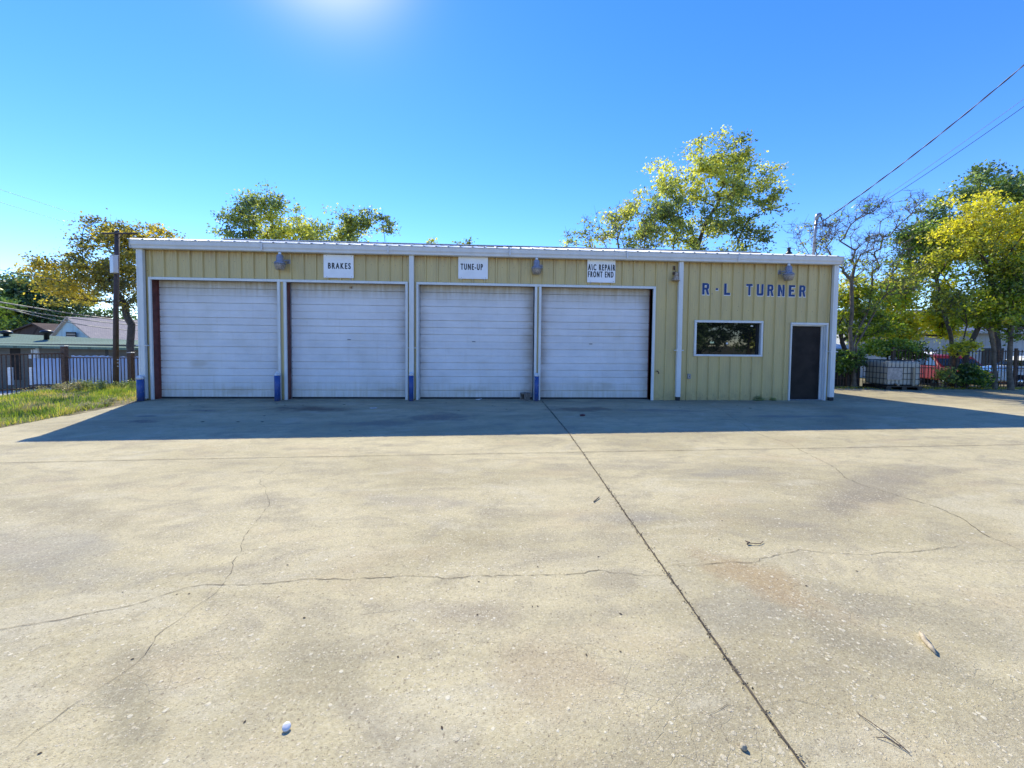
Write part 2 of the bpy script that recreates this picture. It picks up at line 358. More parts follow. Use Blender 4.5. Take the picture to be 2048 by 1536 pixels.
def bollard_mat():
    q = N('bollard_blue'); p = q.pos(); f = q.noise(p, 9, 5, .7); g = q.noise(q.mapping(p, (1, 1, .6)), 34, 4, .6)
    col = q.mix(q.rng(f, .35, .65), (.028, .085, .30), (.018, .058, .21))
    z = q.sep(p)[2]
    chips = q.math('MULTIPLY', q.rng(g, .63, .66), q.rng(f, .5, .56))
    col = q.mix(chips, col, (.62, .62, .62))
    col = q.mix(q.math('MULTIPLY', q.rng(z, .14, 0, 0, .7), q.rng(g, .4, .6)), col, (.18, .15, .13))
    return q.pbr(col, .45, 0, q.bump(f, .1, .01))
M['bollard'] = bollard_mat(); M['cap'] = simple('bollard_cap', (.78, .79, .80), .7, .25, 18)
M['galv'] = simple('grey_galvanised', (.36, .37, .40), .42, .25, 14, .5)
M['lampgrey'] = simple('lamp_grey', (.32, .33, .40), .45, .25, 20, .25)
M['lens'] = simple('lamp_refractor', (.42, .36, .31), .3, .45, 30, spec=.7, bump=.4)
M['glass'] = N('dark_window_glass').pbr((.008, .010, .009), .02, 0, None, .9)
M['rusty'] = simple('rusty_iron', (.15, .085, .055), .8, .4, 25, c2=(.07, .045, .035), bump=.3)
M['horn'] = simple('weathered_horn', (.56, .48, .36), .7, .4, 22, c2=(.22, .13, .08), bump=.5)
M['block'] = simple('cinder_block', (.25, .215, .18), .95, .3, 30, bump=.9)
M['bark'] = simple('tree_bark', (.095, .075, .058), .95, .4, 8, c2=(.05, .04, .032), bump=.8)
M['barkl'] = simple('tree_bark_light', (.20, .165, .12), .95, .4, 8, c2=(.10, .08, .06), bump=.8)
M['pole'] = simple('creosote_pole', (.105, .07, .062), .9, .35, 6, c2=(.06, .045, .045), bump=.5)
M['cable'] = simple('black_cable', (.02, .02, .022), .6, .1)
M['cablel'] = simple('grey_cable', (.30, .30, .31), .5, .2)
M['panel'] = trim_mat('white_sheet_panel', (.60, .63, .68), .2)
def ground_mat():
    q = N('dirt_and_grass'); p = q.pos(); f = q.noise(p, .6, 6, .65); g = q.noise(p, 9, 5, .7)
    col = q.ramp(f, [(.35, (.12, .13, .04)), (.5, (.17, .15, .075)), (.65, (.24, .19, .12))])
    col = q.mix(q.rng(g, .35, .7, 0, .6), col, (.07, .06, .035))
    return q.pbr(col, .95, 0, q.bump(g, .6, .05), .2)
M['ground'] = ground_mat()
M['drive'] = simple('driveway_concrete', (.40, .38, .34), .9, .3, 1.3, c2=(.26, .26, .26), bump=.3)
def siding(name, c, vertical=False, pitch=.2):
    q = N(name); p = q.obj(); s = q.sep(p); f = q.noise(p, 2, 5, .6)
    col = q.mix(q.rng(f, .3, .7), c, tuple(x*.8 for x in c))
    w = q.n('TexWave', wave_type='BANDS', bands_direction='X' if vertical else 'Z', wave_profile='SAW'); q.set(w.inputs['Vector'], p); w.inputs['Scale'].default_value = .314/pitch
    col = q.mix(q.rng(w.outputs['Fac'], .9, 1, 0, .5), col, tuple(x*.35 for x in c))
    return q.pbr(col, .8, 0, q.bump(w.outputs['Fac'], .4, .02), .3)
M['bluehouse'] = siding('pale_blue_boards', (.62, .78, .80), True, .9); M['olive'] = siding('olive_siding', (.17, .155, .13), False, .2)
def shingle(name, c, c2):
    q = N(name); p = q.obj(); b = q.n('TexBrick'); q.set(b.inputs['Vector'], p)
    b.inputs['Scale'].default_value = 3; b.inputs['Color1'].default_value = (*c, 1); b.inputs['Color2'].default_value = (*c2, 1); b.inputs['Mortar'].default_value = (*[x*.5 for x in c], 1)
    b.inputs['Mortar Size'].default_value = .02
    f = q.noise(p, 3, 5, .6); col = q.mix(q.rng(f, .35, .65, 0, .35), b.outputs[0], tuple(x*.6 for x in c))
    return q.pbr(col, .95, 0, q.bump(q.noise(p, 25, 3), .4, .02), .2)
M['shingle'] = shingle('tan_shingles', (.76, .60, .48), (.68, .53, .43)); M['greenroof'] = shingle('green_shingles', (.19, .27, .21), (.15, .22, .17))
M['shingled'] = shingle('dark_shingles', (.13, .09, .075), (.10, .07, .06))
M['winframe'] = simple('window_frame_white', (.6, .6, .58), .6, .1)
M['shed'] = siding('brown_boards', (.055, .045, .038), True, .15); M['whitehouse'] = siding('pale_grey_panels', (.62, .62, .60), True, .3)
M['carred'] = N('car_paint_red').pbr((.16, .007, .009), .45, 0, None, .3)
M['carwhite'] = N('car_paint_white').pbr((.78, .78, .80), .25, 0, None, .6, Coat_Weight=.6)
M['tyre'] = simple('tyre_rubber', (.02, .02, .02), .85, .2); M['chrome'] = simple('chrome_trim', (.7, .7, .72), .2, .1, metal=.9, bump=0)
M['carglass'] = N('car_glass').pbr((.02, .03, .04), .03, 0, None, .9); M['taillight'] = simple('red_tail_lamp', (.5, .01, .02), .2, .1, bump=0)
M['tank'] = N('tote_plastic').pbr((.50, .49, .42), .35, 0, None, .4, Subsurface_Weight=.0)
M['barkpale'] = simple('pale_stone', (.50, .42, .28), .9, .3, 60); M['twig'] = simple('dry_twig', (.14, .095, .07), .9, .3, 30); M['deadleaf'] = simple('dead_leaf', (.07, .042, .022), .85, .4, 40)
M['paper'] = simple('paper_scrap', (.72, .74, .76), .7, .1, 30)
GREEN = [(0, (0.057, 0.115, 0.026)), (0.35, (0.154, 0.282, 0.041)), (0.65, (0.385, 0.539, 0.057)), (1, (0.923, 0.821, 0.077))]
M['leaf_green'] = leafmat('leaves_green', GREEN)
M['leaf_lime'] = leafmat('leaves_lime', [(0, (0.065, 0.117, 0.016)), (0.4, (0.26, 0.39, 0.026)), (0.75, (0.572, 0.65, 0.039)), (1, (0.9, 0.78, 0.052))], .65)
M['leaf_mix'] = leafmat('leaves_yellow_green', [(0, (0.097, 0.147, 0.067)), (0.35, (0.279, 0.378, 0.106)), (0.7, (0.73, 0.714, 0.13)), (1, (0.9, 0.89, 0.152))])
M['leaf_gold'] = leafmat('leaves_gold', [(0, (0.12, 0.17, 0.03)), (0.3, (0.34, 0.4, 0.04)), (0.65, (0.74, 0.7, 0.05)), (1, (0.9, 0.8, 0.05))])
M['leaf_autumn'] = leafmat('leaves_autumn', [(0, (0.09, 0.1, 0.035)), (0.4, (0.3, 0.29, 0.06)), (0.7, (0.52, 0.44, 0.06)), (1, (0.8, 0.6, 0.05))])
M['leaf_dark'] = leafmat('leaves_dark', [(0, (0.051, 0.095, 0.047)), (0.5, (0.118, 0.203, 0.074)), (0.8, (0.27, 0.372, 0.101)), (1, (0.744, 0.811, 0.101))], .35)
M['grass'] = leafmat('grass_blades', [(0, (0.135, 0.21, 0.022)), (0.45, (0.33, 0.45, 0.038)), (0.75, (0.6, 0.57, 0.09)), (1, (0.63, 0.48, 0.21))], .45)
M['weed'] = leafmat('weed_leaves', [(0, (0.156, 0.195, 0.078)), (0.5, (0.286, 0.351, 0.104)), (1, (0.429, 0.351, 0.234))], .4)

# ------------------------------------------------------------------ ground
def sst(x): x = min(max(x, 0), 1); return x*x*(3-2*x)
def zg(X, Y):
    return .0085*(min(max(X, -6), 24)-9.3)*sst(-Y/3.5)
def terrain(X, Y):
    dl = .1-X
    a = sst((dl-3.3)/1.8)*.26+sst((dl-5.5)/12)*1.15
    b = sst((Y-3.7)/3)*.60*sst((X-17)/3)
    c = sst((Y-9)/10)*1.2*(1-sst((X-17)/3))
    n = .02*mnoise.noise(Vector((X*1.3, Y*1.3, 0)))
    return zg(X, Y)-max(a, b, c)+n*sst((dl if X < .1 else Y-3)/1.0)
def grid(xs, ys, fz):
    V = [(x, y, fz(x, y)) for y in ys for x in xs]; nx = len(xs)
    F = [(j*nx+i, j*nx+i+1, (j+1)*nx+i+1, (j+1)*nx+i) for j in range(len(ys)-1) for i in range(nx-1)]
    return V, F
xs = sorted(set([-900, -400, -200, -100, -60]+[x*1.0 for x in range(-40, 61)]+[-6+.25*i for i in range(28)]+[80, 120, 220, 420, 900]))
ys = sorted(set([-900, -400, -200, -100, -60]+[y*1.0 for y in range(-40, 61)]+[-5+.25*i for i in range(40)]+[80, 120, 220, 420, 900]))
V, F = grid(xs, ys, lambda x, y: terrain(x, y)-(.09 if (x > .35 and y < 3.1 and y > -38 and x < 34) else 0.0))
o = npmesh('ground', V, F, M['ground'], smooth=True); tag(o, kind='structure')
# concrete lot: a slab with a real edge
xs = [.12, .4]+[.8+.5*i for i in range(70)]; xs = [x for x in xs if x <= 36]+[36]
ys = [-40, -30, -20, -15]+[-12+.5*i for i in range(31)]+[3.25]
V, F = grid(xs, ys, zg)
e = MB(); e.add(V, F, 0, True)
per = [(xs[0], y) for y in ys][::-1]+[(x, ys[0]) for x in xs][1:]+[(xs[-1], y) for y in ys][1:]+[(x, ys[-1]) for x in xs][::-1][1:]
for (a, b), (c, d) in zip(per[:-1], per[1:]):
    e.add([(a, b, zg(a, b)), (c, d, zg(c, d)), (c, d, zg(c, d)-.3), (a, b, zg(a, b)-.3)], [(0, 3, 2, 1)])
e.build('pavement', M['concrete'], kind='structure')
# neighbour's driveway to the left
V, F = grid([-30+.8*i for i in range(31)]+[-5.4], [-20+1.*i for i in range(34)], lambda x, y: terrain(x, y)+.03)
npmesh('driveway', V, F, M['drive'], smooth=True, kind='structure')

def strip(pts, w, mat, name, jit=.0, seed=0, up=.004, sub=.06, wj=.5):
    rnd = random.Random(seed); P = [Vector((a, b, 0)) for a, b in pts]; Q = []
    for a, b in zip(P[:-1], P[1:]):
        n = max(1, int((b-a).length/sub))
        for i in range(n):
            q = a.lerp(b, i/n)
            if i: q += Vector((rnd.uniform(-jit, jit), rnd.uniform(-jit, jit), 0))
            Q.append(q)
    Q.append(P[-1]); vs = []
    for i, q in enumerate(Q):
        d = (Q[min(i+1, len(Q)-1)]-Q[max(i-1, 0)]).normalized(); n = Vector((-d.y, d.x, 0))
        ww = w*.5*rnd.uniform(1-wj, 1+wj)*min(1, .25+i*.2, .25+(len(Q)-1-i)*.2)
        for s in (1, -1):
            v = q+n*ww*s; vs.append((v.x, v.y, zg(v.x, v.y)+up))
    m_ = MB().add(vs, [(2*i, 2*i+1, 2*i+3, 2*i+2) for i in range(len(Q)-1)])
    return m_.build(name, mat, kind='structure')
strip([(10.03, -.1), (10.01, -1.24), (9.97, -3.87), (9.92, -5.04), (9.79, -7.89), (9.74, -9.04), (9.65, -12)], .010, M['joint'], 'pavement_joint', .002, 1, wj=.45)
strip([(10.03, -.1), (9.97, -3.87), (9.92, -5.04), (9.79, -7.89), (9.74, -9.04), (9.65, -12)], .0042, M['crack'], 'pavement_joint', .003, 2, .008, .05, wj=1.)
strip([(.2, -5.16), (4.9, -5.07), (8.95, -5.04), (12.3, -5.02), (16.6, -5.0), (30, -4.95)], .008, M['crack'], 'pavement_joint', .002, 3, .006, wj=.4)
CR = dict(
A=[(6.06, -5.18), (6.12, -5.58), (6.13, -5.88), (6.21, -6.04), (6.33, -6.15), (6.42, -6.32), (6.55, -6.49), (6.62, -6.64), (6.67, -6.85), (6.7, -7.01), (6.75, -7.22), (6.85, -7.41), (6.89, -7.58), (6.95, -7.68), (6.99, -7.83), (7.0, -7.94), (6.97, -8.03), (6.96, -8.16), (6.94, -8.26), (6.97, -8.33), (6.99, -8.42), (6.97, -8.51), (6.93, -8.6), (6.91, -8.7), (6.87, -8.84)],
B=[(5.6, -8.3), (6.09, -8.16), (6.21, -8.13), (6.35, -8.09), (6.47, -8.04), (6.62, -7.99), (6.67, -7.94), (6.75, -7.88), (6.8, -7.84), (6.88, -7.82), (6.97, -7.83), (7.16, -7.84), (7.33, -7.82), (7.5, -7.8), (7.76, -7.82), (7.93, -7.81), (8.09, -7.8), (8.26, -7.82), (8.39, -7.85), (8.54, -7.83), (8.78, -7.84), (9.07, -7.84), (9.22, -7.84), (9.36, -7.81), (9.47, -7.85), (9.62, -7.89), (9.79, -7.9)],
D=[(9.81, -7.8), (9.87, -7.78), (10.0, -7.8), (10.15, -7.78), (10.3, -7.77), (10.41, -7.79), (10.56, -7.73), (10.72, -7.69), (10.88, -7.64), (11.0, -7.68), (11.15, -7.71), (11.3, -7.74), (11.45, -7.71), (11.66, -7.72), (11.89, -7.69), (12.13, -7.66)],
E=[(14.2, -.6), (14.0, -1.6), (13.58, -2.66), (13.34, -3.41), (13.13, -3.91), (13.09, -4.27), (13.13, -4.75), (12.99, -5.15), (12.89, -5.56), (12.81, -5.86), (12.61, -6.2), (12.58, -6.43), (12.64, -6.64), (12.7, -6.87), (12.73, -7.01), (12.68, -7.24), (12.59, -7.39), (12.51, -7.53), (12.49, -7.74)],
F=[(9.64, -7.82), (9.7, -7.86), (9.74, -7.9)], G=[(9.5, -8.83), (9.62, -8.79), (9.72, -8.82)], H=[(9.78, -8.8), (9.9, -8.78), (10.02, -8.83)])
for i, (k, c) in enumerate(CR.items()):
    strip(c, dict(A=.0018, B=.0030, D=.0024, E=.0040, F=.002).get(k, .0016), M['crack'], 'pavement_crack', .009 if k in 'ABDE' else .004, 10+i, .003, .035, .75)

# ------------------------------------------------------------------ the building
BW = 18.15; WT = 3.76
bd = empty('garage_building', (9, 3, 0), 0, 'long low yellow ribbed metal garage with four white overhead doors and an office end', 'garage')
def B(mb, name, mat, parent=bd, **kw):
    """build in world coordinates under a parent, keeping the place"""
    o = mb.build(name, mat, None, **kw); o.parent = parent
    o.matrix_parent_inverse = Matrix.Translation(-wloc(parent)); return o
def wloc(o):
    v = Vector(o.location) if o.type == 'EMPTY' else Vector((0, 0, 0)); return v
RIB0, PITCHR = .28, .3048
def ribbreaks(x0, x1):
    xs = [x0, x1]
    k0 = int((x0-RIB0)/PITCHR)-1
    for k in range(k0, k0+int((x1-x0)/PITCHR)+4):
        c = RIB0+k*PITCHR
        for d in (-.030, -.014, .014, .030, .105, .112, .122, .129, .176, .183, .193, .200):
            if x0 < c+d < x1: xs.append(c+d)
    return sorted(set(round(x, 5) for x in xs))
def ribY(x):
    u = (x-RIB0) % PITCHR
    if u > PITCHR/2: d = PITCHR-u
    else: d = u
    if d <= .0141: return -.040
    if d < .0301: return -.040*(1-(d-.014)/.016)
    for a in (.105, .176):
        if a+.006 < u < a+.018: return -.004
    return 0.
def clad(mb, x0, x1, z0, z1, Y=0., sgn=1):
    bx = ribbreaks(x0, x1); vs = []; fs = []
    for i, x in enumerate(bx): vs += [(x, Y+sgn*ribY(x), z0), (x, Y+sgn*ribY(x), z1)]
    for i in range(len(bx)-1): fs.append((2*i, 2*i+2, 2*i+3, 2*i+1) if sgn > 0 else (2*i, 2*i+1, 2*i+3, 2*i+2))
    mb.add(vs, fs)
D1 = [(.28, 3.30), (3.52, 6.48), (6.81, 9.82), (10.0, 13.0)]; DZ = 2.985
WX0, WX1, WZ0, WZ1 = 14.19, 16.05, 1.23, 2.14
EX0, EX1, EZ1 = 16.90, 17.90, 2.10
f = MB()
clad(f, 0, BW, DZ+.03, WT)
clad(f, 0, D1[0][0]-.02, 0, DZ+.03); clad(f, D1[0][1]+.02, D1[1][0]-.02, 0, DZ+.03); clad(f, D1[1][1]+.02, D1[2][0]-.02, 0, DZ+.03); clad(f, D1[2][1]+.02, D1[3][0]-.02, 0, DZ+.03)
clad(f, D1[3][1]+.02, WX0, 0, DZ+.03); clad(f, WX0, WX1, 0, WZ0); clad(f, WX0, WX1, WZ1, DZ+.03); clad(f, WX1, EX0, 0, DZ+.03)
clad(f, EX0, EX1, EZ1, DZ+.03); clad(f, EX1, BW, 0, DZ+.03)
f.build  # front wall
wf = B(f, 'wall', M['wall'])
RIDGE_Y, RIDGE_Z, BACK_Y = 3.2, 4.77, 6.4
g = MB()
for X, s in ((0, 1), (BW, -1)):
    yb = [0+i*.3048 for i in range(22) if i*.3048 < BACK_Y]
    vs = []; fs = []
    pts = []
    for y in yb: pts += [(y, 0), (y+.25, 0), (y+.265, .03), (y+.29, .03)]
    pts = [q for q in pts if q[0] < BACK_Y]+[(BACK_Y, 0)]
    for y, d in pts:
        zt = WT+.1+(RIDGE_Z-WT-.2)*(1-abs(y-RIDGE_Y)/RIDGE_Y)
        vs += [(X-s*d, y, 0), (X-s*d, y, zt)]
    for i in range(len(pts)-1): fs.append((2*i, 2*i+1, 2*i+3, 2*i+2) if s > 0 else (2*i, 2*i+2, 2*i+3, 2*i+1))
    g.add(vs, fs)
clad(g, 0, BW, 0, WT, BACK_Y, -1)
B(g, 'wall', M['wall'])
# floor + dark inner lining
g = MB(); g.box(.05, BW-.05, .5, .52, 0, 3.6); g.box(14.0, 14.02, .05, .5, 0, 3.6); g.box(16.3, 16.32, .05, .5, 0, 3.6)
B(g, 'inner_wall', M['dark'])
# roof: ribbed sheets
def roofsheet():
    m_ = MB(); x0, x1 = -.03, BW+.03; xs_ = [x0]; hs_ = [0.]
    k = 0
    while True:
        c = RIB0-.3048+k*.3048; k += 1
        if c > x1-.05: break
        for d, h in ((-.035, 0), (-.015, .018), (.015, .018), (.035, 0)):
            if x0 < c+d < x1: xs_.append(c+d); hs_.append(h)
    xs_.append(x1); hs_.append(0.)
    rows = [(-.24, 3.915), (RIDGE_Y, RIDGE_Z), (BACK_Y+.2, 3.93)]
    vs = []
    for y, z in rows:
        vs += [(x, y, z+h) for x, h in zip(xs_, hs_)]
    n = len(xs_)
    nz = len(vs)
    vs += [(x, y, z-.012) for (x, y, z) in vs]
    fs = [(j*n+i, j*n+i+1, (j+1)*n+i+1, (j+1)*n+i) for j in range(2) for i in range(n-1)]
    fs += [(nz+j*n+i, nz+(j+1)*n+i, nz+(j+1)*n+i+1, nz+j*n+i+1) for j in range(2) for i in range(n-1)]
    fs += [(i, nz+i, nz+i+1, i+1) for i in range(n-1)]
    m_.add(vs, fs); return m_
B(roofsheet(), 'roof', M['roof'])
g = MB(); g.box(-.03, BW+.03, RIDGE_Y-.15, RIDGE_Y+.15, RIDGE_Z+.012, RIDGE_Z+.03)
# rake trims
for X in (-.04, BW+.0):
    for (ya, za), (yb, zb) in (((-.1, 3.93), (RIDGE_Y, RIDGE_Z)), ((BACK_Y+.15, 3.93), (RIDGE_Y, RIDGE_Z))):
        g.add([(X, ya, za-.17), (X+.04, ya, za-.17), (X+.04, ya, za-.02), (X, ya, za-.02), (X, yb, zb-.17), (X+.04, yb, zb-.17), (X+.04, yb, zb-.02), (X, yb, zb-.02)],
              [(0, 1, 2, 3), (4, 7, 6, 5), (0, 4, 5, 1), (1, 5, 6, 2), (2, 6, 7, 3), (3, 7, 4, 0)])
B(g, 'roof_trim', M['gutter'])
# gutter with a sculpted front profile
def gutter():
    prof = [(-.006, 3.90), (-.006, 3.715), (-.17, 3.70), (-.20, 3.712), (-.205, 3.76), (-.228, 3.80), (-.235, 3.885), (-.250, 3.893), (-.250, 3.905), (-.225, 3.908), (-.215, 3.90), (-.20, 3.76), (-.17, 3.715), (-.02, 3.73), (-.02, 3.90)]
    n = len(prof); m_ = MB(); xs_ = [-.02, 3.05, 6.1, 9.15, 12.2, 15.2, 18.13]
    for a, b in zip(xs_[:-1], xs_[1:]):
        dz = random.Random(int(a*7)).uniform(-.004, .004)
        vs = [(a+.0015, y, z+dz) for y, z in prof]+[(b-.0015, y, z+dz) for y, z in prof]
        m_.add(vs, [(i, i+n, (i+1) % n+n, (i+1) % n) for i in range(n)]+[tuple(range(n)), tuple(range(2*n-1, n-1, -1))])
    for a in xs_[1:-1]: m_.box(a-.02, a+.02, -.2535, -.2525, 3.73, 3.89)
    for a in (xs_[0]-.004, xs_[-1]+.001): m_.box(a, a+.003, -.246, -.01, 3.705, 3.903)
    return m_
B(gutter(), 'gutter', M['gutter'])
# downspouts
def downspout(x0, x1, yf=-.125, zb=.07, elbow=True):
    m_ = MB(); m_.cbox(x0, x1, yf, -.034, zb, 3.71, .012, 0)
    for s in (0,): m_.box(x0+.045, x0+.05, yf-.004, yf-.001, zb, 3.7)
    return m_
for i, (a, b, zb) in enumerate([(.02, .17, .03), (6.59, 6.71, .03), (13.655, 13.775, .10), (17.985, 18.12, .10)]):
    ds = B(downspout(a, b, zb=zb), 'downspout', M['trim'])
    st = MB(); st.box(a-.035, b+.035, -.132, -.1265, 1.345, 1.362); st.box(a-.05, a-.034, -.132, -.03, 1.34, 1.367); st.box(b+.034, b+.05, -.132, -.03, 1.34, 1.367)
    B(st, 'strap', M['trim'], ds)
    if zb > .05:
        bt = MB(); bt.cbox(a+.01, b+.0, -.115, -.04, .005, .10, .01); B(bt, 'drain_boot', M['dark'], ds)
# corner trims
g = MB(); g.box(-.035, .0, -.036, .12, 0, 3.7); g.box(-.035, .115, -.040, -.0305, 0, 3.7); B(g, 'corner_trim', M['trim']); g = MB(); g.box(BW, BW+.035, -.036, .12, 0, 3.7); g.box(BW-.15, BW+.035, -.040, -.0305, 0, 3.7)
B(g, 'corner_trim', M['trim'])
# door trims
def trimset(a, b):
    """one head trim over two doors and the four uprights"""
    x0 = D1[a][0]-.055; x1 = D1[b][1]+.065
    m_ = MB(); m_.cbox(x0, x1, -.048, .0, DZ, DZ+.062, .004); B(m_, 'door_trim', M['trim'])
    for x in (D1[a][0]-.055, D1[a][1], D1[b][0]-.068, D1[b][1]):
        w_ = .055 if x == D1[a][0]-.055 else .066
        m_ = MB(); m_.cbox(x, x+w_, -.048, .0, .0, DZ-.001, .004)
        m_.box(x+.004, x+.012, -.051, -.0485, .0, DZ-.01); B(m_, 'door_trim', M['trim'])
trimset(0, 1); trimset(2, 3)
# overhead doors
DSET = .20
def overhead(i, a, b):
    m_ = MB(); x0, x1 = a+.012, b-.012; z0, z1 = .045, DZ+.02; n = 16; hp = (z1-z0)/n; pts = []
    for k in range(n):
        zb = z0+k*hp; deep = .034 if k % 2 == 0 or k in (3, 9) else .018
        pts += [(0, zb+.008), (0, zb+hp*.5-.004), (-.0015, zb+hp*.5), (0, zb+hp*.5+.004), (0, zb+hp-.010), (deep, zb+hp-.008), (deep, zb+hp+.006)]
    pts = [(0, z0)]+pts; pts[-2:] = [(0, z1)]
    vs = []
    for d, z in pts: vs += [(x0, DSET+d, z), (x1, DSET+d, z)]
    fs = [(2*j, 2*j+1, 2*j+3, 2*j+2) for j in range(len(pts)-1)]; m_.add(vs, fs)
    m_.box(x0, x1, DSET+.036, DSET+.06, z0, z1)
    lab = ['white overhead door at the far end of the garage beside the grass, no handle in its middle', None, None, None][i]
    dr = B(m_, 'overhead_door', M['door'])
    if i > 0:
        cx = [0, 4.98, 8.23, 11.39][i]; cz = [0, 1.55, 1.53, 1.50][i]
        h = MB(); h.tube([(cx-.035, DSET-.004, cz), (cx-.03, DSET-.03, cz+.006), (cx+.03, DSET-.03, cz+.006), (cx+.035, DSET-.004, cz-.006)], .006, 6); h.box(cx-.045, cx+.045, DSET-.004, DSET-.001, cz-.012, cz+.012)
        B(h, 'handle', M['galv'], dr)
    s_ = MB(); s_.box(x0, x1, DSET-.006, DSET+.03, .004, .043); B(s_, 'bottom_seal', M['dark'], dr)
for i, (a, b) in enumerate(D1): overhead(i, a, b)
# steel jambs (red oxide) and guide tracks
for i, (a, b) in enumerate(D1):
    for s, x in ((1, a), (-1, b)):
        red = (i, s) in ((0, 1), (1, 1), (3, -1))
        m_ = MB(); m_.box(min(x-s*.015, x-s*.03), max(x-s*.015, x+s*.0), .001, .42, 0, DZ+.1)
        B(m_, 'door_jamb', M['jamb'] if red or i in (0, 1, 3) else M['trim'])
        t_ = MB(); t_.box(min(x+s*.001, x+s*.012), max(x+s*.001, x+s*.012), DSET-.035, DSET-.002, 0, DZ); B(t_, 'guide_track', M['galv'] if not red or i == 1 else M['jamb'])
    m_ = MB(); m_.box(a, b, .0, .45, DZ+.035, DZ+.06); B(m_, 'door_head', M['dark'])
g = MB(); g.box(5.0, 5.07, DSET-.03, DSET-.005, 2.88, 2.94); B(g, 'latch_bracket', M['horn'])
# window
wn = MB(); t = .055
wn.cbox(WX0-.03, WX1+.03, -.05, .0, WZ1-.03, WZ1+.03, .005); wn.cbox(WX0-.03, WX1+.03, -.055, .0, WZ0-.03, WZ0+.02, .005)
wn.cbox(WX0-.03, WX0+.025, -.05, .0, WZ0+.021, WZ1-.031, .005); wn.cbox(WX1-.025, WX1+.03, -.05, .0, WZ0+.021, WZ1-.031, .005)
wn.box(WX0-.01, WX0+.0, .001, .10, WZ0, WZ1); wn.box(WX1-.0, WX1+.01, .001, .10, WZ0, WZ1); wn.box(WX0-.01, WX1+.01, .001, .10, WZ1-.0, WZ1+.01); wn.box(WX0-.01, WX1+.01, .001, .10, WZ0-.01, WZ0)
wo_ = B(wn, 'window_frame', M['trim'])
g = MB(); g.box(WX0+.001, WX1-.001, .07, .078, WZ0+.001, WZ1-.001); B(g, 'window_pane', M['glass'], wo_)
g = MB(); g.box(WX0+.002, WX1-.002, .055, .069, WZ1-.03, WZ1-.002); g.box(WX1-.085, WX1-.06, .05, .069, WZ0+.02, WZ1-.031); g.box(WX0+.002, WX1-.002, .055, .069, WZ0+.002, WZ0+.02)
B(g, 'window_sash', M['dark'], wo_)
g = MB(); g.box(14.66, 14.715, .066, .0685, 1.55, 1.60); g.add([(14.72, .066, 1.545), (14.775, .066, 1.555), (14.765, .066, 1.60), (14.72, .066, 1.59)], [(0, 1, 2, 3)])
B(g, 'sticker', [simple('sticker_yellow', (.75, .78, .40), .5, .1)], wo_)
g = MB(); g.box(15.80, 15.87, .066, .0685, 2.02, 2.055); B(g, 'sticker', M['paper'], wo_)
g = MB(); g.lathe([(.001, 0), (.028, .0), (.028, .004), (.001, .004)], n=16, M=Matrix.Translation((15.14, .066, 1.55)) @ Matrix.Rotation(R(90), 4, 'X')); B(g, 'sticker', M['paper'], wo_)
# entry door
g = MB(); g.cbox(EX0-.025, EX1+.05, -.050, .0, EZ1-.02, EZ1+.04, .005); g.cbox(EX0-.025, EX0+.01, -.046, .0, .0, EZ1-.021, .004); g.cbox(EX1-.0, EX1+.05, -.046, .0, .0, EZ1-.021, .004)
g.box(EX0+.0, EX1, .001, .14, EZ1-.05, EZ1-.022); g.box(EX1-.06, EX1, .06, .14, 0, EZ1-.051); g.box(EX1-.02, EX1-.001, .001, .059, 0, EZ1-.051); g.box(EX0, EX0+.02, .001, .14, 0, EZ1-.051)
fr = B(g, 'door_frame', M['trim'])
g = MB(); g.box(EX0+.021, EX1-.061, .085, .13, .02, EZ1-.052); lf = B(g, 'entry_door', M['brown_door'])
g = MB(); g.tube([(EX0+.05, .083, 1.0), (EX0+.05, .05, 1.0)], [.02, .022], 10); B(g, 'door_knob', M['galv'], lf)
g = MB(); g.box(EX0, EX1, .0, .14, .001, .018); B(g, 'threshold', M['galv'])

# painted wall letters, cut to follow the ribs
GL = {
 'R': ([[(0, 0), (0, 1), (.72, 1), (.95, .88), (.95, .58), (.80, .45), (1.0, 0), (.66, 0), (.48, .42), (.34, .42), (.34, 0)]], [[(.34, .60), (.34, .82), (.60, .82), (.60, .60)]]),
 'L': ([[(0, 0), (0, 1), (.42, 1), (.42, .2), (1, .2), (1, 0)]], []),
 'T': ([[(.34, 0), (.34, .82), (0, .82), (0, 1), (1, 1), (1, .82), (.66, .82), (.66, 0)]], []),
 'U': ([[(.12, 0), (0, .12), (0, 1), (.34, 1), (.34, .2), (.66, .2), (.66, 1), (1, 1), (1, .12), (.88, 0)]], []),
 'N': ([[(0, 0), (0, 1), (.36, 1), (.66, .45), (.66, 1), (1, 1), (1, 0), (.66, 0), (.34, .55), (.34, 0)]], []),
 'E': ([[(0, 0), (0, 1), (1, 1), (1, .82), (.42, .82), (.42, .60), (.85, .60), (.85, .42), (.42, .42), (.42, .18), (1, .18), (1, 0)]], []),
 '.': ([[(0, 0), (0, 1), (1, 1), (1, 0)]], [])}
def outline_mesh(loops, grow=0.):
    cu = bpy.data.curves.new('c', 'CURVE'); cu.dimensions = '2D'; cu.fill_mode = 'BOTH'
    for L in loops:
        sp = cu.splines.new('POLY'); sp.points.add(len(L)-1); sp.use_cyclic_u = True
        for p_, (x, y) in zip(sp.points, L): p_.co = (x, y, 0, 1)
    cu.offset = grow
    o = bpy.data.objects.new('c', cu); COL.objects.link(o); dg = bpy.context.evaluated_depsgraph_get()
    me = bpy.data.meshes.new_from_object(o.evaluated_get(dg)); bpy.data.objects.remove(o); return me
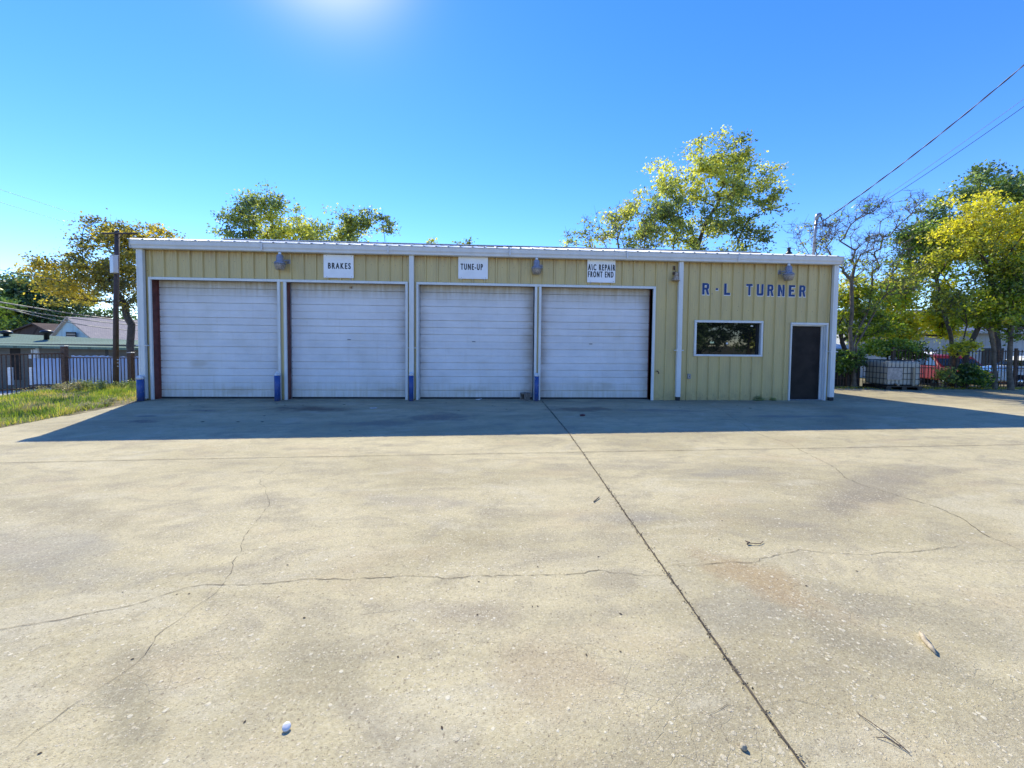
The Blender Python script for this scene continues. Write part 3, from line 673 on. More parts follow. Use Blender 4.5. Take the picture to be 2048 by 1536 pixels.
def letter(item, grow, dx, dz, off, mat, name, parent):
    bm = bmesh.new(); ch, x0, x1, z0, z1 = item
    outs, holes = GL[ch]
    me = outline_mesh([[(x0+(x1-x0)*a, z0+(z1-z0)*b) for a, b in L] for L in outs+holes], grow); bm.from_mesh(me); bpy.data.meshes.remove(me)
    for v in bm.verts: v.co = (v.co.x+dx, 0, v.co.y+dz)
    for x in ribbreaks(x0-.05, x1+.05):
        bmesh.ops.bisect_plane(bm, geom=bm.verts[:]+bm.edges[:]+bm.faces[:], plane_co=(x, 0, 0), plane_no=(1, 0, 0))
    for v in bm.verts: v.co.y = ribY(v.co.x)-off
    me = bpy.data.meshes.new(name); bm.to_mesh(me); bm.free(); me.materials.append(mat)
    o = bpy.data.objects.new(name, me); COL.objects.link(o); o.parent = parent
    if parent == bd: o.matrix_parent_inverse = Matrix.Translation(-wloc(bd))
    return o
LET = [('R', 14.36, 14.56, 2.86, 3.17), ('.', 14.61, 14.635, 2.865, 2.90), ('.', 14.735, 14.80, 2.985, 3.04), ('L', 14.97, 15.14, 2.86, 3.17), ('.', 15.225, 15.255, 2.86, 2.895),
       ('T', 15.59, 15.77, 2.86, 3.17), ('U', 15.89, 16.08, 2.86, 3.17), ('R', 16.19, 16.37, 2.855, 3.165), ('N', 16.49, 16.68, 2.85, 3.165), ('E', 16.80, 16.98, 2.85, 3.16), ('R', 17.10, 17.285, 2.85, 3.16)]
for it in LET:
    lo = letter(it, 0, 0, 0, .003, M['blue'], 'painted_letter', bd)
    if not (it[0] == '.' and it[1] != 14.735): letter(it, .009, .004, -.010, .0015, M['white'], 'letter_outline', lo)

# signs
def textmesh(s_, x0, x1, z0, z1, y, offs=.018):
    cu = bpy.data.curves.new('t', 'FONT'); cu.body = s_; cu.offset = .012; cu.extrude = .0; cu.space_character = 1.45
    o = bpy.data.objects.new('t', cu); COL.objects.link(o); dg = bpy.context.evaluated_depsgraph_get()
    me = bpy.data.meshes.new_from_object(o.evaluated_get(dg)); bpy.data.objects.remove(o)
    P = [v.co.copy() for v in me.vertices]; ax, bx_ = min(p.x for p in P), max(p.x for p in P); az, bz = min(p.y for p in P), max(p.y for p in P)
    vs = [(x0+(p.x-ax)/(bx_-ax)*(x1-x0), y, z0+(p.y-az)/(bz-az)*(z1-z0)) for p in P]
    fs = [list(p.vertices) for p in me.polygons]; bpy.data.meshes.remove(me); return vs, fs
def sign(x0, x1, z0, z1, lines, label, tilt=0):
    c = ((x0+x1)/2, -.044, z0); e_ = empty('sign', c, 0, label, 'sign', 'white service signs above the overhead doors')
    m_ = MB(); m_.cbox(x0, x1, -.056, -.045, z0, z1, .002); B(m_, 'sign_board', M['sign'], e_)
    tm = MB()
    for s_, a, b, zz0, zz1 in lines:
        for q_, (ddx, ddz) in enumerate(((0, 0), (-.0055, 0), (.0055, 0), (0, .002), (0, -.002))):
            vs, fs = textmesh(s_, a+.004+ddx, b-.004+ddx, zz0+ddz, zz1+ddz, -.0575-.0003*q_); tm.add(vs, fs)
    B(tm, 'sign_text', M['black'], e_)
    for x in (x0+.08, x1-.05):
        for z in (z0+.03, z1-.03): sc_ = MB(); sc_.lathe([(.001, 0), (.008, 0), (.006, .004), (.001, .004)], n=8, M=Matrix.Translation((x, -.056, z)) @ Matrix.Rotation(R(90), 4, 'X')); B(sc_, 'screw', M['rusty'], e_)
    for x in (x0+.09, (x0+x1)/2, x1-.08):
        st = MB(); st.box(x-.007, x+.007, -.0445, -.041, z0-.035, z1+.035); B(st, 'bracket', M['galv'], e_)
sign(4.45, 5.19, 3.11, 3.69, [('BRAKES', 4.56, 5.12, 3.335, 3.485)], 'white square sign reading BRAKES above the second overhead door from the grass')
sign(7.83, 8.59, 3.15, 3.74, [('TUNE-UP', 7.89, 8.46, 3.38, 3.535)], 'white square sign reading TUNE-UP above the third overhead door from the grass')
sign(11.20, 11.95, 3.12, 3.73, [('A\\C REPAIR', 11.215, 11.945, 3.435, 3.595), ('FRONT END', 11.22, 11.90, 3.255, 3.41)], 'white square sign reading A\\C REPAIR FRONT END above the door nearest the office')

# security lamps
def lamp(x, z0, z1, label, side=1):
    h = z1-z0; e_ = empty('security_lamp', (x, -.03, z0), 0, label, 'lamp', 'grey dusk to dawn lamps under the gutter')
    c = (x, -.20, z0)
    b_ = MB(); b_.lathe([(.095, .17*h/.44), (.135, .145*h/.44), (.138, .15*h/.44), (.118, .19*h/.44), (.088, .21*h/.44), (.082, .225*h/.44), (.078, .34*h/.44), (.062, .37*h/.44), (.03, .385*h/.44)], c, 24)
    B(b_, 'lamp_housing', M['lampgrey'], e_)
    l_ = MB(); l_.lathe([(.085, 0), (.095, .004), (.108, .05), (.126, .10), (.131, .142*h/.44), (.10, .145*h/.44)], c, 24); B(l_, 'lamp_lens', M['lens'], e_)
    p_ = MB(); p_.lathe([(.032, .375*h/.44), (.036, .385*h/.44), (.034, .425*h/.44), (.018, .44*h/.44)], c, 16); B(p_, 'photocell', M['white'], e_)
    a_ = MB(); a_.tube([(x+side*.07, -.20, z0+h*.55), (x+side*.13, -.15, z0+h*.54), (x+side*.13, -.03, z0+h*.54)], .019, 8); a_.cbox(x+side*.13-.045, x+side*.13+.045, -.045, -.02, z0+h*.42, z0+h*.66, .006)
    B(a_, 'bracket_arm', M['lampgrey'], e_)
lamp(3.46, 3.26, 3.69, 'grey security lamp between the grass-side corner and the BRAKES sign')
lamp(9.84, 3.28, 3.70, 'grey security lamp between the TUNE-UP and A\\C REPAIR signs', 1)
lamp(16.62, 3.25, 3.70, 'grey security lamp above the painted letters near the entry door', -1)
# old horn
e_ = empty('horn_speaker', (13.55, -.03, 3.2), 0, 'weathered brown flared horn high on the wall beside the middle downspout of the office', 'horn')
Mx = Matrix.Translation((13.56, -.12, 3.19)) @ Matrix.Rotation(R(6), 4, 'Y')
g = MB(); g.lathe([(.085, .0), (.108, .010), (.098, .024), (.070, .07), (.052, .125), (.042, .18), (.044, .215), (.03, .235)], n=18, M=Mx); B(g, 'bell', M['horn'], e_)
g = MB(); g.box(13.52, 13.60, -.075, -.028, 3.37, 3.44); g.box(13.53, 13.585, -.036, -.029, 3.50, 3.60); g.tube([(13.56, -.1, 3.43), (13.565, -.06, 3.50), (13.56, -.034, 3.55)], .006, 6); B(g, 'mount', M['rusty'], e_)
g = MB(); g.cbox(13.985, 14.065, -.085, -.0, .585, .72, .006); g2 = B(g, 'electrical_box', M['galv']); 
# unparent: a box screwed to the wall is its own thing
g2.parent = None; tag(g2, 'small grey outlet box low on the yellow wall left of the office window', 'outlet box'); 
g = MB(); g.lathe([(.001, 0), (.014, 0), (.014, .004), (.001, .004)], n=10, M=Matrix.Translation((14.03, -.085, .655)) @ Matrix.Rotation(R(90), 4, 'X')); c_ = g.build('socket', M['black'], g2)
g = MB(); g.tube([(13.16, .0, .78), (13.16, -.07, .78), (13.165, -.10, .765), (13.165, -.11, .72)], [.012, .014, .013, .016], 8)
fa = g.build('garden_tap', M['rusty'], None, label='small brass hose tap on the wall just right of the overhead doors', cat='tap')
g = MB(); g.tube([(13.16, -.065, .795), (13.16, -.065, .82)], .006, 6); g.lathe([(.012, 0), (.03, .002), (.03, .008), (.01, .01)], (13.16, -.065, .815), 10); g.build('tap_wheel', M['horn'], fa)
# tufts of weed at the wall foot are built with the grass

# bollards
def bollard(x, y, zt, rad, cap, label):
    e_ = empty('bollard', (x, y, zg(x, y)), 0, label, 'bollard', 'blue bollards guarding the door posts')
    b_ = MB(); b_.lathe([(rad, -.05), (rad, zt), (rad-.004, zt+.002)], n=24); b_.build('bollard_post', M['bollard'], e_)
    c_ = MB()
    if cap == 'flat': c_.lathe([(rad+.004, zt-.03), (rad+.005, zt+.015), (rad*.75, zt+.05), (rad*.35, zt+.066), (.004, zt+.07)], n=24)
    elif cap == 'knob': c_.lathe([(rad+.001, zt-.012), (rad, zt+.012), (rad*.82, zt+.02), (rad*.7, zt+.035), (rad*.38, zt+.045), (rad*.42, zt+.068), (rad*.28, zt+.085), (.004, zt+.09)], n=20)
    else: c_.lathe([(rad+.001, zt-.01), (rad*.98, zt+.02), (rad*.75, zt+.05), (rad*.4, zt+.07), (.004, zt+.075)], n=20)
    c_.build('bollard_cap', M['cap'], e_)
bollard(.13, -.22, .56, .073, 'flat', 'wide blue bollard with pale cap at the corner beside the grass')
bollard(3.36, -.20, .65, .068, 'knob', 'blue bollard with a knobbly cap between the first and second overhead doors')
bollard(6.66, -.20, .66, .062, 'dome', 'blue bollard with scraped paint in front of the middle downspout')
bollard(9.88, -.19, .655, .060, 'dome', 'blue bollard beside the cinder block')

# vent and service mast on roof
def roofz(y): return 3.915+(RIDGE_Z-3.915)*(y+.24)/(RIDGE_Y+.24)
g = MB(); g.lathe([(.09, 0), (.085, .02), (.05, .05), (.04, .12), (.045, .14), (.05, .16), (.03, .18)], (17.12, .45, roofz(.45)+.03), 14)
B(g, 'roof_vent', M['black'])
e_ = empty('service_mast', (17.92, .5, roofz(.5)), 0, 'grey conduit service mast with weatherhead standing on the roof', 'mast')
g = MB(); g.tube([(17.90, .5, roofz(.5)-.1), (17.925, .5, 4.75), (17.95, .5, 5.12)], .036, 12); B(g, 'pipe', M['galv'], e_)
g = MB(); g.tube([(17.95, .5, 5.10), (17.955, .5, 5.17), (17.98, .5, 5.24), (18.03, .5, 5.26), (18.075, .5, 5.215)], [.042, .055, .062, .058, .048], 12); B(g, 'weatherhead', M['galv'], e_)
g = MB()
for z in (4.44, 4.97): g = MB(); g.lathe([(.047, -.012), (.047, .012)], (17.925, .5, z), 12); B(g, 'clamp', M['rusty'], e_)
g = MB()
for k in range(3):
    rr = random.Random(k); g.tube([(18.06, .5, 5.21), (18.13+.03*k, .46+.04*k, 5.12-.05*k), (18.12+.05*k, .5, 4.95-.03*k), (18.2+.02*k, .5, 4.93), (18.24, .5, 5.05+.03*k), (18.22, .5, 5.1)], .008, 6)
B(g, 'drip_loop', M['cable'], e_)
def wire(p0, p1, sag, rad, mat, label, tw=0, n=40):
    p0, p1 = Vector(p0), Vector(p1); pts = []
    for i in range(n+1):
        t_ = i/n; p = p0.lerp(p1, t_); p.z -= sag*4*t_*(1-t_); pts.append(p)
    m_ = MB()
    if tw:
        L = (p1-p0).length; nn = int(L/.09)
        for k in range(2):
            q = []
            for i in range(nn+1):
                t_ = i/nn; p = p0.lerp(p1, t_); p.z -= sag*4*t_*(1-t_)
                a_ = t_*L/.75*2*math.pi+k*math.pi; q.append(p+Vector((math.cos(a_)*.3, math.cos(a_)*.3, math.sin(a_)))*rad*1.15)
            m_.tube(q, rad, 5, mi=k)
        return m_.build('overhead_wire', [M['cable'], M['cablel']], label=label, cat='wire', group='overhead wires')
    m_.tube(pts, rad, 6); return m_.build('overhead_wire', mat, label=label, cat='wire', group='overhead wires')
def far(px, py, d): return tuple(at(px, py, d))
wire((18.0, .5, 4.98), far(2330, -120, 7.5), .25, .0105, None, 'thick twisted service cable rising from the weatherhead to the top right', 1)
wire((17.93, .5, 4.44), far(2330, 5, 7.3), .18, .0065, M['cable'], 'lower of the two thin lines rising right from the foot clamp of the mast')
wire((17.93, .5, 4.46), far(2330, -12, 7.3), .12, .005, M['cablel'], 'upper of the two thin lines rising right from the foot clamp of the mast')

# ------------------------------------------------------------------ plants
def rotrand(rng, n):
    a = rng.normal(size=(n, 3)); a /= np.linalg.norm(a, axis=1)[:, None]
    b = rng.normal(size=(n, 3)); b -= a*(a*b).sum(1)[:, None]; b /= np.linalg.norm(b, axis=1)[:, None]
    return a, b
def leaves(rng, C, size, aspect=.5):
    n = len(C); a, b = rotrand(rng, n); s = size*rng.uniform(.6, 1.35, (n, 1))
    a = a*s*.5; b = b*s*.5*aspect; nrm = np.cross(a, b); nrm /= (np.linalg.norm(nrm, axis=1)[:, None]+1e-9)
    V = np.empty((n, 4, 3)); V[:, 0] = C-a; V[:, 1] = C+b-a*.15; V[:, 2] = C+a; V[:, 3] = C-b-a*.15
    V[:, 0] -= nrm*s*.08; V[:, 2] -= nrm*s*.12
    return V.reshape(-1, 3), np.arange(4*n).reshape(-1, 4)
def tubes_np(segs, nside=5):
    """segs: arrays p0,p1,r0,r1"""
    p0, p1, r0, r1 = segs; d = p1-p0; L = np.linalg.norm(d, axis=1)[:, None]; d = d/np.maximum(L, 1e-6)
    ref = np.where(np.abs(d[:, 2:3]) < .9, np.array([[0, 0, 1.]]), np.array([[1., 0, 0]]))
    a = np.cross(d, ref); a /= np.linalg.norm(a, axis=1)[:, None]; b = np.cross(d, a)
    k = np.arange(nside)*2*math.pi/nside; cs, sn = np.cos(k), np.sin(k)
    ring = a[:, None, :]*cs[None, :, None]+b[:, None, :]*sn[None, :, None]
    V = np.concatenate([p0[:, None, :]-d[:, None, :]*r0[:, None, None]*.3+ring*r0[:, None, None], p1[:, None, :]+ring*r1[:, None, None]], 1)
    n = len(p0); base = np.arange(n)[:, None, None]*2*nside
    i = np.arange(nside); j = (i+1) % nside
    F = np.stack([i, j, j+nside, i+nside], 1)[None]+base
    return V.reshape(-1, 3), F.reshape(-1, 4)
def tree(name, base, forks, blobs, depth, ncl, nlf, lsize, lmat, bark, trad, label, group=None, seed=0, cat='tree', sig=.42, tintbase=.45, tintvar=.28,
         yellow=None, bare=None, twigs=3, world_blobs=None, power=.62, minr=.008, thick=None, hide=.0):
    rng = np.random.default_rng(seed); base = np.array(base, float)
    e_ = empty(name, tuple(base), 0, label, cat, group)
    # nodes of the trunk(s)
    P = [base]; par = [-1]
    prev = 0
    for fk in forks:
        if fk is None: prev = 0; continue
        fk = np.array(fk, float); p0 = P[prev]; n = max(2, int(np.linalg.norm(fk-p0)/.5))
        for i in range(1, n+1):
            q = p0+(fk-p0)*i/n+(rng.normal(size=3)*.035 if i < n else 0); P.append(q); par.append(prev if i == 1 else len(P)-2)
        prev = len(P)-1
    tops = list(range(1, len(P)))
    pts = []; tb = []; wb = world_blobs or []
    if blobs:
        for b in blobs:
            px, py, rx, ry = b[:4]; dd = b[4] if len(b) > 4 else 0; ty = b[5] if len(b) > 5 else 0
            c = at(px, py, depth+dd); k = (depth+dd)/FPX; wb.append((c, np.array([rx*k, (rx+ry)*.5*k, ry*k]), ty))
    vols = np.array([w[1].prod() for w in wb]); vols = vols**.75; cnt = np.maximum(4, (ncl*vols/vols.sum())).astype(int)
    for (c, r, ty), n in zip(wb, cnt):
        u = rng.normal(size=(n*4, 3)); u /= np.linalg.norm(u, axis=1)[:, None]; rad = rng.uniform(.1, 1, (n*4, 1))**.42
        rad *= 1+.14*np.sin(u[:, :1]*5+seed)+.12*np.sin(u[:, 2:]*7+seed*2)
        q = c+u*rad*r
        # gaps
        s_ = np.array([mnoise.noise(Vector(tuple(v*.75+seed))) for v in q]); q = q[s_ > -.06][:n]
        pts.append(q); tb.append(np.full(len(q), ty))
    A = np.concatenate(pts); T = np.concatenate(tb)
    root = P[-1]; o_ = np.argsort(np.linalg.norm(A-P[len(P)//2], axis=1)); A = A[o_]; T = T[o_]
    path = [0.]*len(P)
    for i in range(1, len(P)): path[i] = path[par[i]]+np.linalg.norm(P[i]-P[par[i]])
    cl = []
    for a in A:
        Q = np.array(P); d = np.linalg.norm(Q-a, axis=1); cost = d*1.0+np.array(path)*.32
        cost[0] += 3; up_ = Q[:, 2]-a[2]; cost += np.maximum(up_, 0)*.8
        j = int(np.argmin(cost)); L = d[j]; n = max(1, int(round(L/.55))); p0 = P[j]; last = j
        for i in range(1, n+1):
            t_ = i/n; q = p0+(a-p0)*t_
            if i < n: q = q+rng.normal(size=3)*.05*L/n+np.array([0, 0, .07*L*math.sin(math.pi*t_)])
            P.append(q); par.append(last); path.append(path[last]+np.linalg.norm(q-P[last])); last = len(P)-1
        cl.append(last)
    P = np.array(P); n = len(P); cntd = np.zeros(n); 
    for i in range(n-1, 0, -1):
        if cntd[i] == 0: cntd[i] = 1
        cntd[par[i]] += cntd[i]
    rads = np.maximum(minr, trad*(cntd/cntd[0])**power)
    idx = np.arange(1, n); pr = np.array(par)[1:]
    segs = [P[pr], P[idx], np.minimum(rads[pr], rads[idx]*1.35+.01), rads[idx]]
    # flare at root
    segs[2][0] = trad*1.35
    C = P[cl]
    # twigs
    tw0 = np.repeat(C, twigs, 0); dr = rng.normal(size=tw0.shape); dr[:, 2] += .35; dr /= np.linalg.norm(dr, axis=1)[:, None]
    tl = rng.uniform(.25, .75, (len(tw0), 1))*sig*2; tw1 = tw0+dr*tl
    tV, tF = tubes_np([np.concatenate([segs[0], tw0]), np.concatenate([segs[1], tw1]), np.concatenate([segs[2], np.full(len(tw0), minr*.8)]), np.concatenate([segs[3], np.full(len(tw0), minr*.4)])], 6)
    tr_ = npmesh('trunk', tV-base, tF, bark, e_, smooth=True)
    # leaves around twigs
    keep = np.ones(len(C), bool)
    if bare is not None:
        keep = np.array([rng.random() > bare(c) for c in C])
    CK = C[keep]; TK = T[keep]
    if nlf and len(CK):
        m_ = len(CK); nl = rng.poisson(nlf, m_)+3
        ci = np.repeat(np.arange(m_), nl)
        off = rng.normal(size=(len(ci), 3))*np.array([sig, sig, sig*.55])*rng.uniform(.40, .95, (m_, 1))[ci]; off = np.clip(off, -2*sig, 2*sig)
        LC = CK[ci]+off
        V_, F_ = leaves(rng, LC, lsize*1.12, .62)
        ct = rng.normal(size=m_)*tintvar*.6+tintbase+TK
        big = np.array([mnoise.noise(Vector(tuple(c*.35+seed*3.1))) for c in CK])*.55
        tint = np.clip((ct+big)[ci]+rng.normal(size=len(ci))*tintvar*.45, 0, 1)
        npmesh('crown', V_-base, F_, lmat, e_, tint=tint)
    return e_
def T(px, py, d, z=None):
    v = at(px, py, d)
    return (v[0], v[1], terrain(v[0], v[1]) if z is None else z)

# left: autumn tree behind the neighbour's fence
tree('tree', T(266, 700, 20), [at(262, 668, 20), at(250, 610, 20)], [(215, 500, 50, 55, 0, .12), (270, 510, 60, 60), (125, 550, 60, 38, -1, .2), (190, 555, 70, 50, 0, .1), (255, 580, 50, 50, 0, -.1), (215, 455, 35, 22), (300, 478, 45, 28, 0, .1), (150, 590, 50, 25, 1, -.1)],
     20, 400, 40, .12, M['leaf_autumn'], M['bark'], .15, 'big golden brown tree behind the utility pole at the left of the garage', None, 3, sig=.34, tintbase=.46, tintvar=.34)
tree('tree', T(60, 700, 56), [at(70, 650, 56), at(60, 600, 56)], [(30, 585, 55, 40), (75, 575, 45, 40), (40, 640, 80, 45), (110, 620, 55, 40), (10, 620, 40, 40, -3, .6), (60, 600, 40, 30, 0, .25)],
     56, 320, 60, .36, M['leaf_dark'], M['bark'], .36, 'dark green tree above the green roof at the far left', None, 5, sig=1.1, tintbase=.38)
tree('tree', T(160, 690, 62), [at(160, 655, 62)], [(60, 655, 90, 30), (165, 640, 60, 22), (230, 640, 60, 24), (-40, 640, 80, 50), (110, 630, 40, 26, 0, .2)],
     62, 220, 42, .34, M['leaf_dark'], M['bark'], .3, 'distant dark trees in a clump behind the pale blue gable', None, 6, sig=.8, tintbase=.4)
# behind the roof
tree('tree', T(545, 700, 26), [at(540, 500, 26), at(530, 450, 26)], [(520, 430, 55, 45), (470, 425, 35, 25), (540, 410, 35, 25), (575, 455, 50, 35, 0, .15), (475, 465, 50, 22), (600, 470, 45, 20), (520, 520, 100, 50)],
     26, 320, 34, .16, M['leaf_mix'], M['bark'], .17, 'rounded green tree behind the roof, nearest the grass end', 'trees behind the garage roof', 7, sig=.42, tintbase=.50)
tree('tree', T(700, 700, 27), [at(700, 505, 27), at(700, 480, 27)], [(620, 440, 35, 22), (665, 455, 50, 30, 0, .12), (715, 435, 40, 22), (750, 455, 48, 25), (650, 480, 60, 20), (700, 520, 110, 45), (600, 480, 20, 15)],
     27, 320, 32, .16, M['leaf_mix'], M['bark'], .16, 'broad open topped tree behind the roof above the BRAKES sign', 'trees behind the garage roof', 8, sig=.42, tintbase=.36)
tree('tree', T(905, 700, 27), [at(905, 520, 27)], [(868, 490, 10, 10, 0, .2), (925, 495, 25, 9), (945, 492, 14, 9), (900, 540, 70, 35)],
     27, 70, 26, .17, M['leaf_mix'], M['bark'], .2, 'low tree whose leafy tips just clear the roof above the TUNE-UP sign', 'trees behind the garage roof', 9, sig=.3, tintbase=.42)
tree('tree', T(1385, 700, 24), [at(1390, 500, 24), at(1412, 445, 24), at(1440, 400, 24)], [(1430, 310, 62, 42), (1475, 345, 65, 45), (1350, 355, 60, 38, 0, .2), (1405, 370, 60, 50), (1330, 400, 60, 40, 0, .12), (1470, 420, 80, 55), (1510, 370, 40, 50), (1400, 450, 90, 45), (1320, 450, 60, 40), (1500, 470, 45, 25, 0, -.2), (1535, 400, 22, 20), (1400, 530, 130, 40)],
     24, 640, 34, .15, M['leaf_mix'], M['bark'], .20, 'tallest yellow green tree with forked dark limbs behind the office end of the roof', 'trees behind the garage roof', 11, sig=.36, tintbase=.50)
tree('tree', T(1240, 700, 23), [at(1240, 520, 23), at(1235, 480, 23)], [(1220, 455, 55, 35, 0, .15), (1180, 480, 50, 20, 0, .22), (1270, 440, 45, 45, 0, .1), (1290, 480, 60, 30), (1250, 420, 30, 20, 0, .2), (1220, 540, 90, 30)],
     23, 260, 24, .145, M['leaf_mix'], M['barkl'], .11, 'thin half bare yellowing tree behind the roof beside the tallest tree', 'trees behind the garage roof', 12, sig=.36, tintbase=.55, twigs=7, bare=lambda c: .35 if c[2] > 7 else .1, minr=.009)

# right: trees along the fence
tree('tree', T(1708, 775, 14.6), [at(1712, 690, 14.6), at(1770, 590, 14.6), at(1800, 520, 14.6), None, at(1706, 690, 14.6), at(1740, 600, 14.9), at(1745, 520, 14.9), None, at(1702, 690, 14.6), at(1703, 560, 14.6), at(1716, 500, 14.6)], [(1690, 470, 45, 45), (1740, 440, 55, 50), (1800, 430, 45, 45), (1700, 520, 40, 40), (1760, 500, 60, 45), (1710, 590, 45, 50), (1780, 560, 60, 45), (1620, 470, 45, 40), (1640, 500, 30, 18)],
     14.6, 560, 18, .08, M['leaf_green'], M['barkl'], .085, 'half bare multi stemmed tree nearest the garage corner', 'trees along the right hand fence', 21, sig=.24, tintbase=.5, twigs=6, bare=lambda c: .93 if c[2] > 4.7 else (.68 if c[2] > 3.6 else .15), minr=.006, power=.55)
tree('tree', T(1690, 775, 15.2), [at(1690, 700, 15.2), at(1684, 660, 15.2)], [(1700, 640, 45, 40), (1730, 600, 40, 45), (1690, 580, 25, 40), (1750, 650, 40, 30)],
     15.2, 170, 40, .085, M['leaf_lime'], M['bark'], .075, 'crooked dark stemmed tree against the garage corner', 'trees along the right hand fence', 22, sig=.24, tintbase=.55)
tree('tree', T(1800, 775, 18.5), [at(1800, 690, 18.5), at(1805, 620, 18.5)], [(1790, 620, 55, 45), (1850, 610, 50, 50, 0, .1), (1830, 660, 55, 30, 0, .1), (1760, 670, 50, 30), (1840, 560, 50, 35), (1870, 640, 50, 40)],
     18.5, 360, 46, .12, M['leaf_lime'], M['bark'], .09, 'bright lime leaved tree behind the liquid tote', 'trees along the right hand fence', 23, sig=.32, tintbase=.74)
tree('tree', T(1930, 775, 14.6), [at(1932, 710, 14.6), at(1975, 600, 14.6), at(1985, 540, 14.6), None, at(1928, 710, 14.6), at(1930, 620, 14.6), at(1905, 580, 14.6)], [(1960, 440, 60, 45, 0, .30), (2020, 440, 60, 45, 0, .28), (1920, 490, 50, 45, 0, .15), (1990, 520, 75, 45, 0, .1), (1900, 540, 50, 40), (2060, 500, 60, 60, 0, .15), (1960, 580, 70, 35, 0, -.22), (2040, 590, 50, 50, 0, -.25), (1890, 600, 40, 35, 0, -.15), (1950, 410, 35, 25, 0, .35)],
     14.6, 560, 29, .09, M['leaf_gold'], M['bark'], .085, 'golden topped tree with a dark forked trunk behind the fence', 'trees along the right hand fence', 24, sig=.24, tintbase=.42)
tree('tree', T(1912, 775, 16.4), [at(1905, 700, 16.4), at(1880, 600, 16.4)], [(1870, 520, 50, 35), (1850, 470, 45, 30), (1820, 450, 30, 40), (1900, 470, 40, 30), (1830, 510, 40, 30)],
     16.4, 220, 26, .10, M['leaf_green'], M['barkl'], .07, 'airy olive tree between the half bare tree and the golden one', 'trees along the right hand fence', 25, sig=.3, tintbase=.42, twigs=5)
tree('tree', T(2000, 770, 24), [at(1990, 640, 24), at(1985, 480, 24)], [(1950, 365, 40, 28), (1990, 385, 50, 30), (2045, 380, 50, 30), (1910, 400, 35, 22), (1935, 345, 25, 12), (2080, 420, 60, 60), (1880, 420, 28, 22), (1900, 480, 60, 50), (2000, 470, 80, 60)],
     24, 420, 42, .16, M['leaf_dark'], M['bark'], .16, 'tall feathery dark green tree rising behind the golden one', 'trees along the right hand fence', 26, sig=.38, tintbase=.72)
tree('tree', T(1990, 778, 14.3), [at(1988, 700, 14.3), at(1980, 620, 14.3)], [(1980, 640, 50, 35), (2000, 600, 45, 35), (1960, 660, 35, 25)],
     14.3, 150, 40, .085, M['leaf_lime'], M['barkl'], .06, 'slim grey stemmed tree before the white car', 'trees along the right hand fence', 27, sig=.24, tintbase=.35)
tree('tree', T(2022, 778, 14.1), [at(2020, 700, 14.1), at(2028, 620, 14.1)], [(2040, 640, 50, 40), (2030, 590, 40, 35), (2075, 620, 45, 50), (2050, 540, 60, 45)],
     14.1, 180, 40, .085, M['leaf_lime'], M['barkl'], .075, 'rightmost straight reddish stemmed tree before the white car', 'trees along the right hand fence', 28, sig=.24, tintbase=.4)
# off to the right, out of the picture but shading the lot
tree('tree', (33.0, 3.0, -.1), [(33, 3, 2), (33, 3.2, 4)], [], 1, 220, 40, .14, M['leaf_green'], M['bark'], .2, 'broad green tree at the right hand edge of the lot', 'trees along the right hand fence', 29, sig=.4,
     world_blobs=[(np.array([33, 3.2, 5.5]), np.array([3, 2.6, 2.4]), 0), (np.array([31, 4, 5]), np.array([2, 2, 2]), .1)])
tree('tree', (20.3, 8.3, -.6), [(20.3, 8.3, 1.5), (20.2, 8.1, 3)], [], 1, 260, 60, .13, M['leaf_green'], M['bark'], .14, 'mostly hidden tree added behind the office corner of the garage to shade the tote', 'trees along the right hand fence', 30, sig=.4, tintbase=.5,  # added behind the building so its crown keeps sun off the tote
     world_blobs=[(np.array([20.6, 8.2, 3.9]), np.array([2.3, 1.9, 1.3]), 0), (np.array([22.4, 8.6, 3.6]), np.array([1.8, 1.5, 1.3]), .1)])
# shrubs and vines on the fence
def shrub(blobs, d, n, label, seed, mat='leaf_green', tb=.4, nl=45, ls=.08, sig=.16, base=None):
    bx, by = blobs[0][0], blobs[0][1]
    return tree('shrub', T(bx, by, d), [at(bx, by+10, d)], blobs, d, n, nl, ls, M[mat], M['bark'], .03, label, 'shrubs tangled in the right hand fence', seed, 'shrub', sig=sig, tintbase=tb, minr=.006, twigs=2)
shrub([(1700, 715, 30, 16), (1730, 715, 30, 14), (1690, 735, 16, 14)], 14.7, 90, 'dark leafy vine hanging over the low pickets by the garage corner', 41, tb=.42)
shrub([(1775, 700, 50, 12), (1820, 705, 30, 14), (1790, 690, 45, 10)], 15.2, 120, 'dark vine hanging above the liquid tote', 42, tb=.30)
shrub([(1852, 768, 24, 7)], 14.6, 24, 'thin scrub beside the liquid tote in front of the red truck', 43, tb=.30, nl=20)
shrub([(1935, 745, 14, 20), (1950, 755, 20, 16), (1925, 764, 14, 10)], 14.3, 50, 'thick green shrub around the forked trunk', 44, tb=.36)
shrub([(1965, 740, 16, 20), (1960, 722, 24, 12)], 14.6, 70, 'bushy shrub with bright leaves between the forked trunk and the open pickets', 45, tb=.5)
shrub([(1893, 757, 12, 12), (1888, 742, 10, 6)], 14.5, 20, 'small yellow leaved shrub before the red truck', 46, 'leaf_mix', .6, 26)
shrub([(1915, 700, 14, 12), (1940, 692, 16, 9)], 14.4, 34, 'yellow leafy sprays hanging beside the forked trunk', 47, 'leaf_gold', .75, 26)

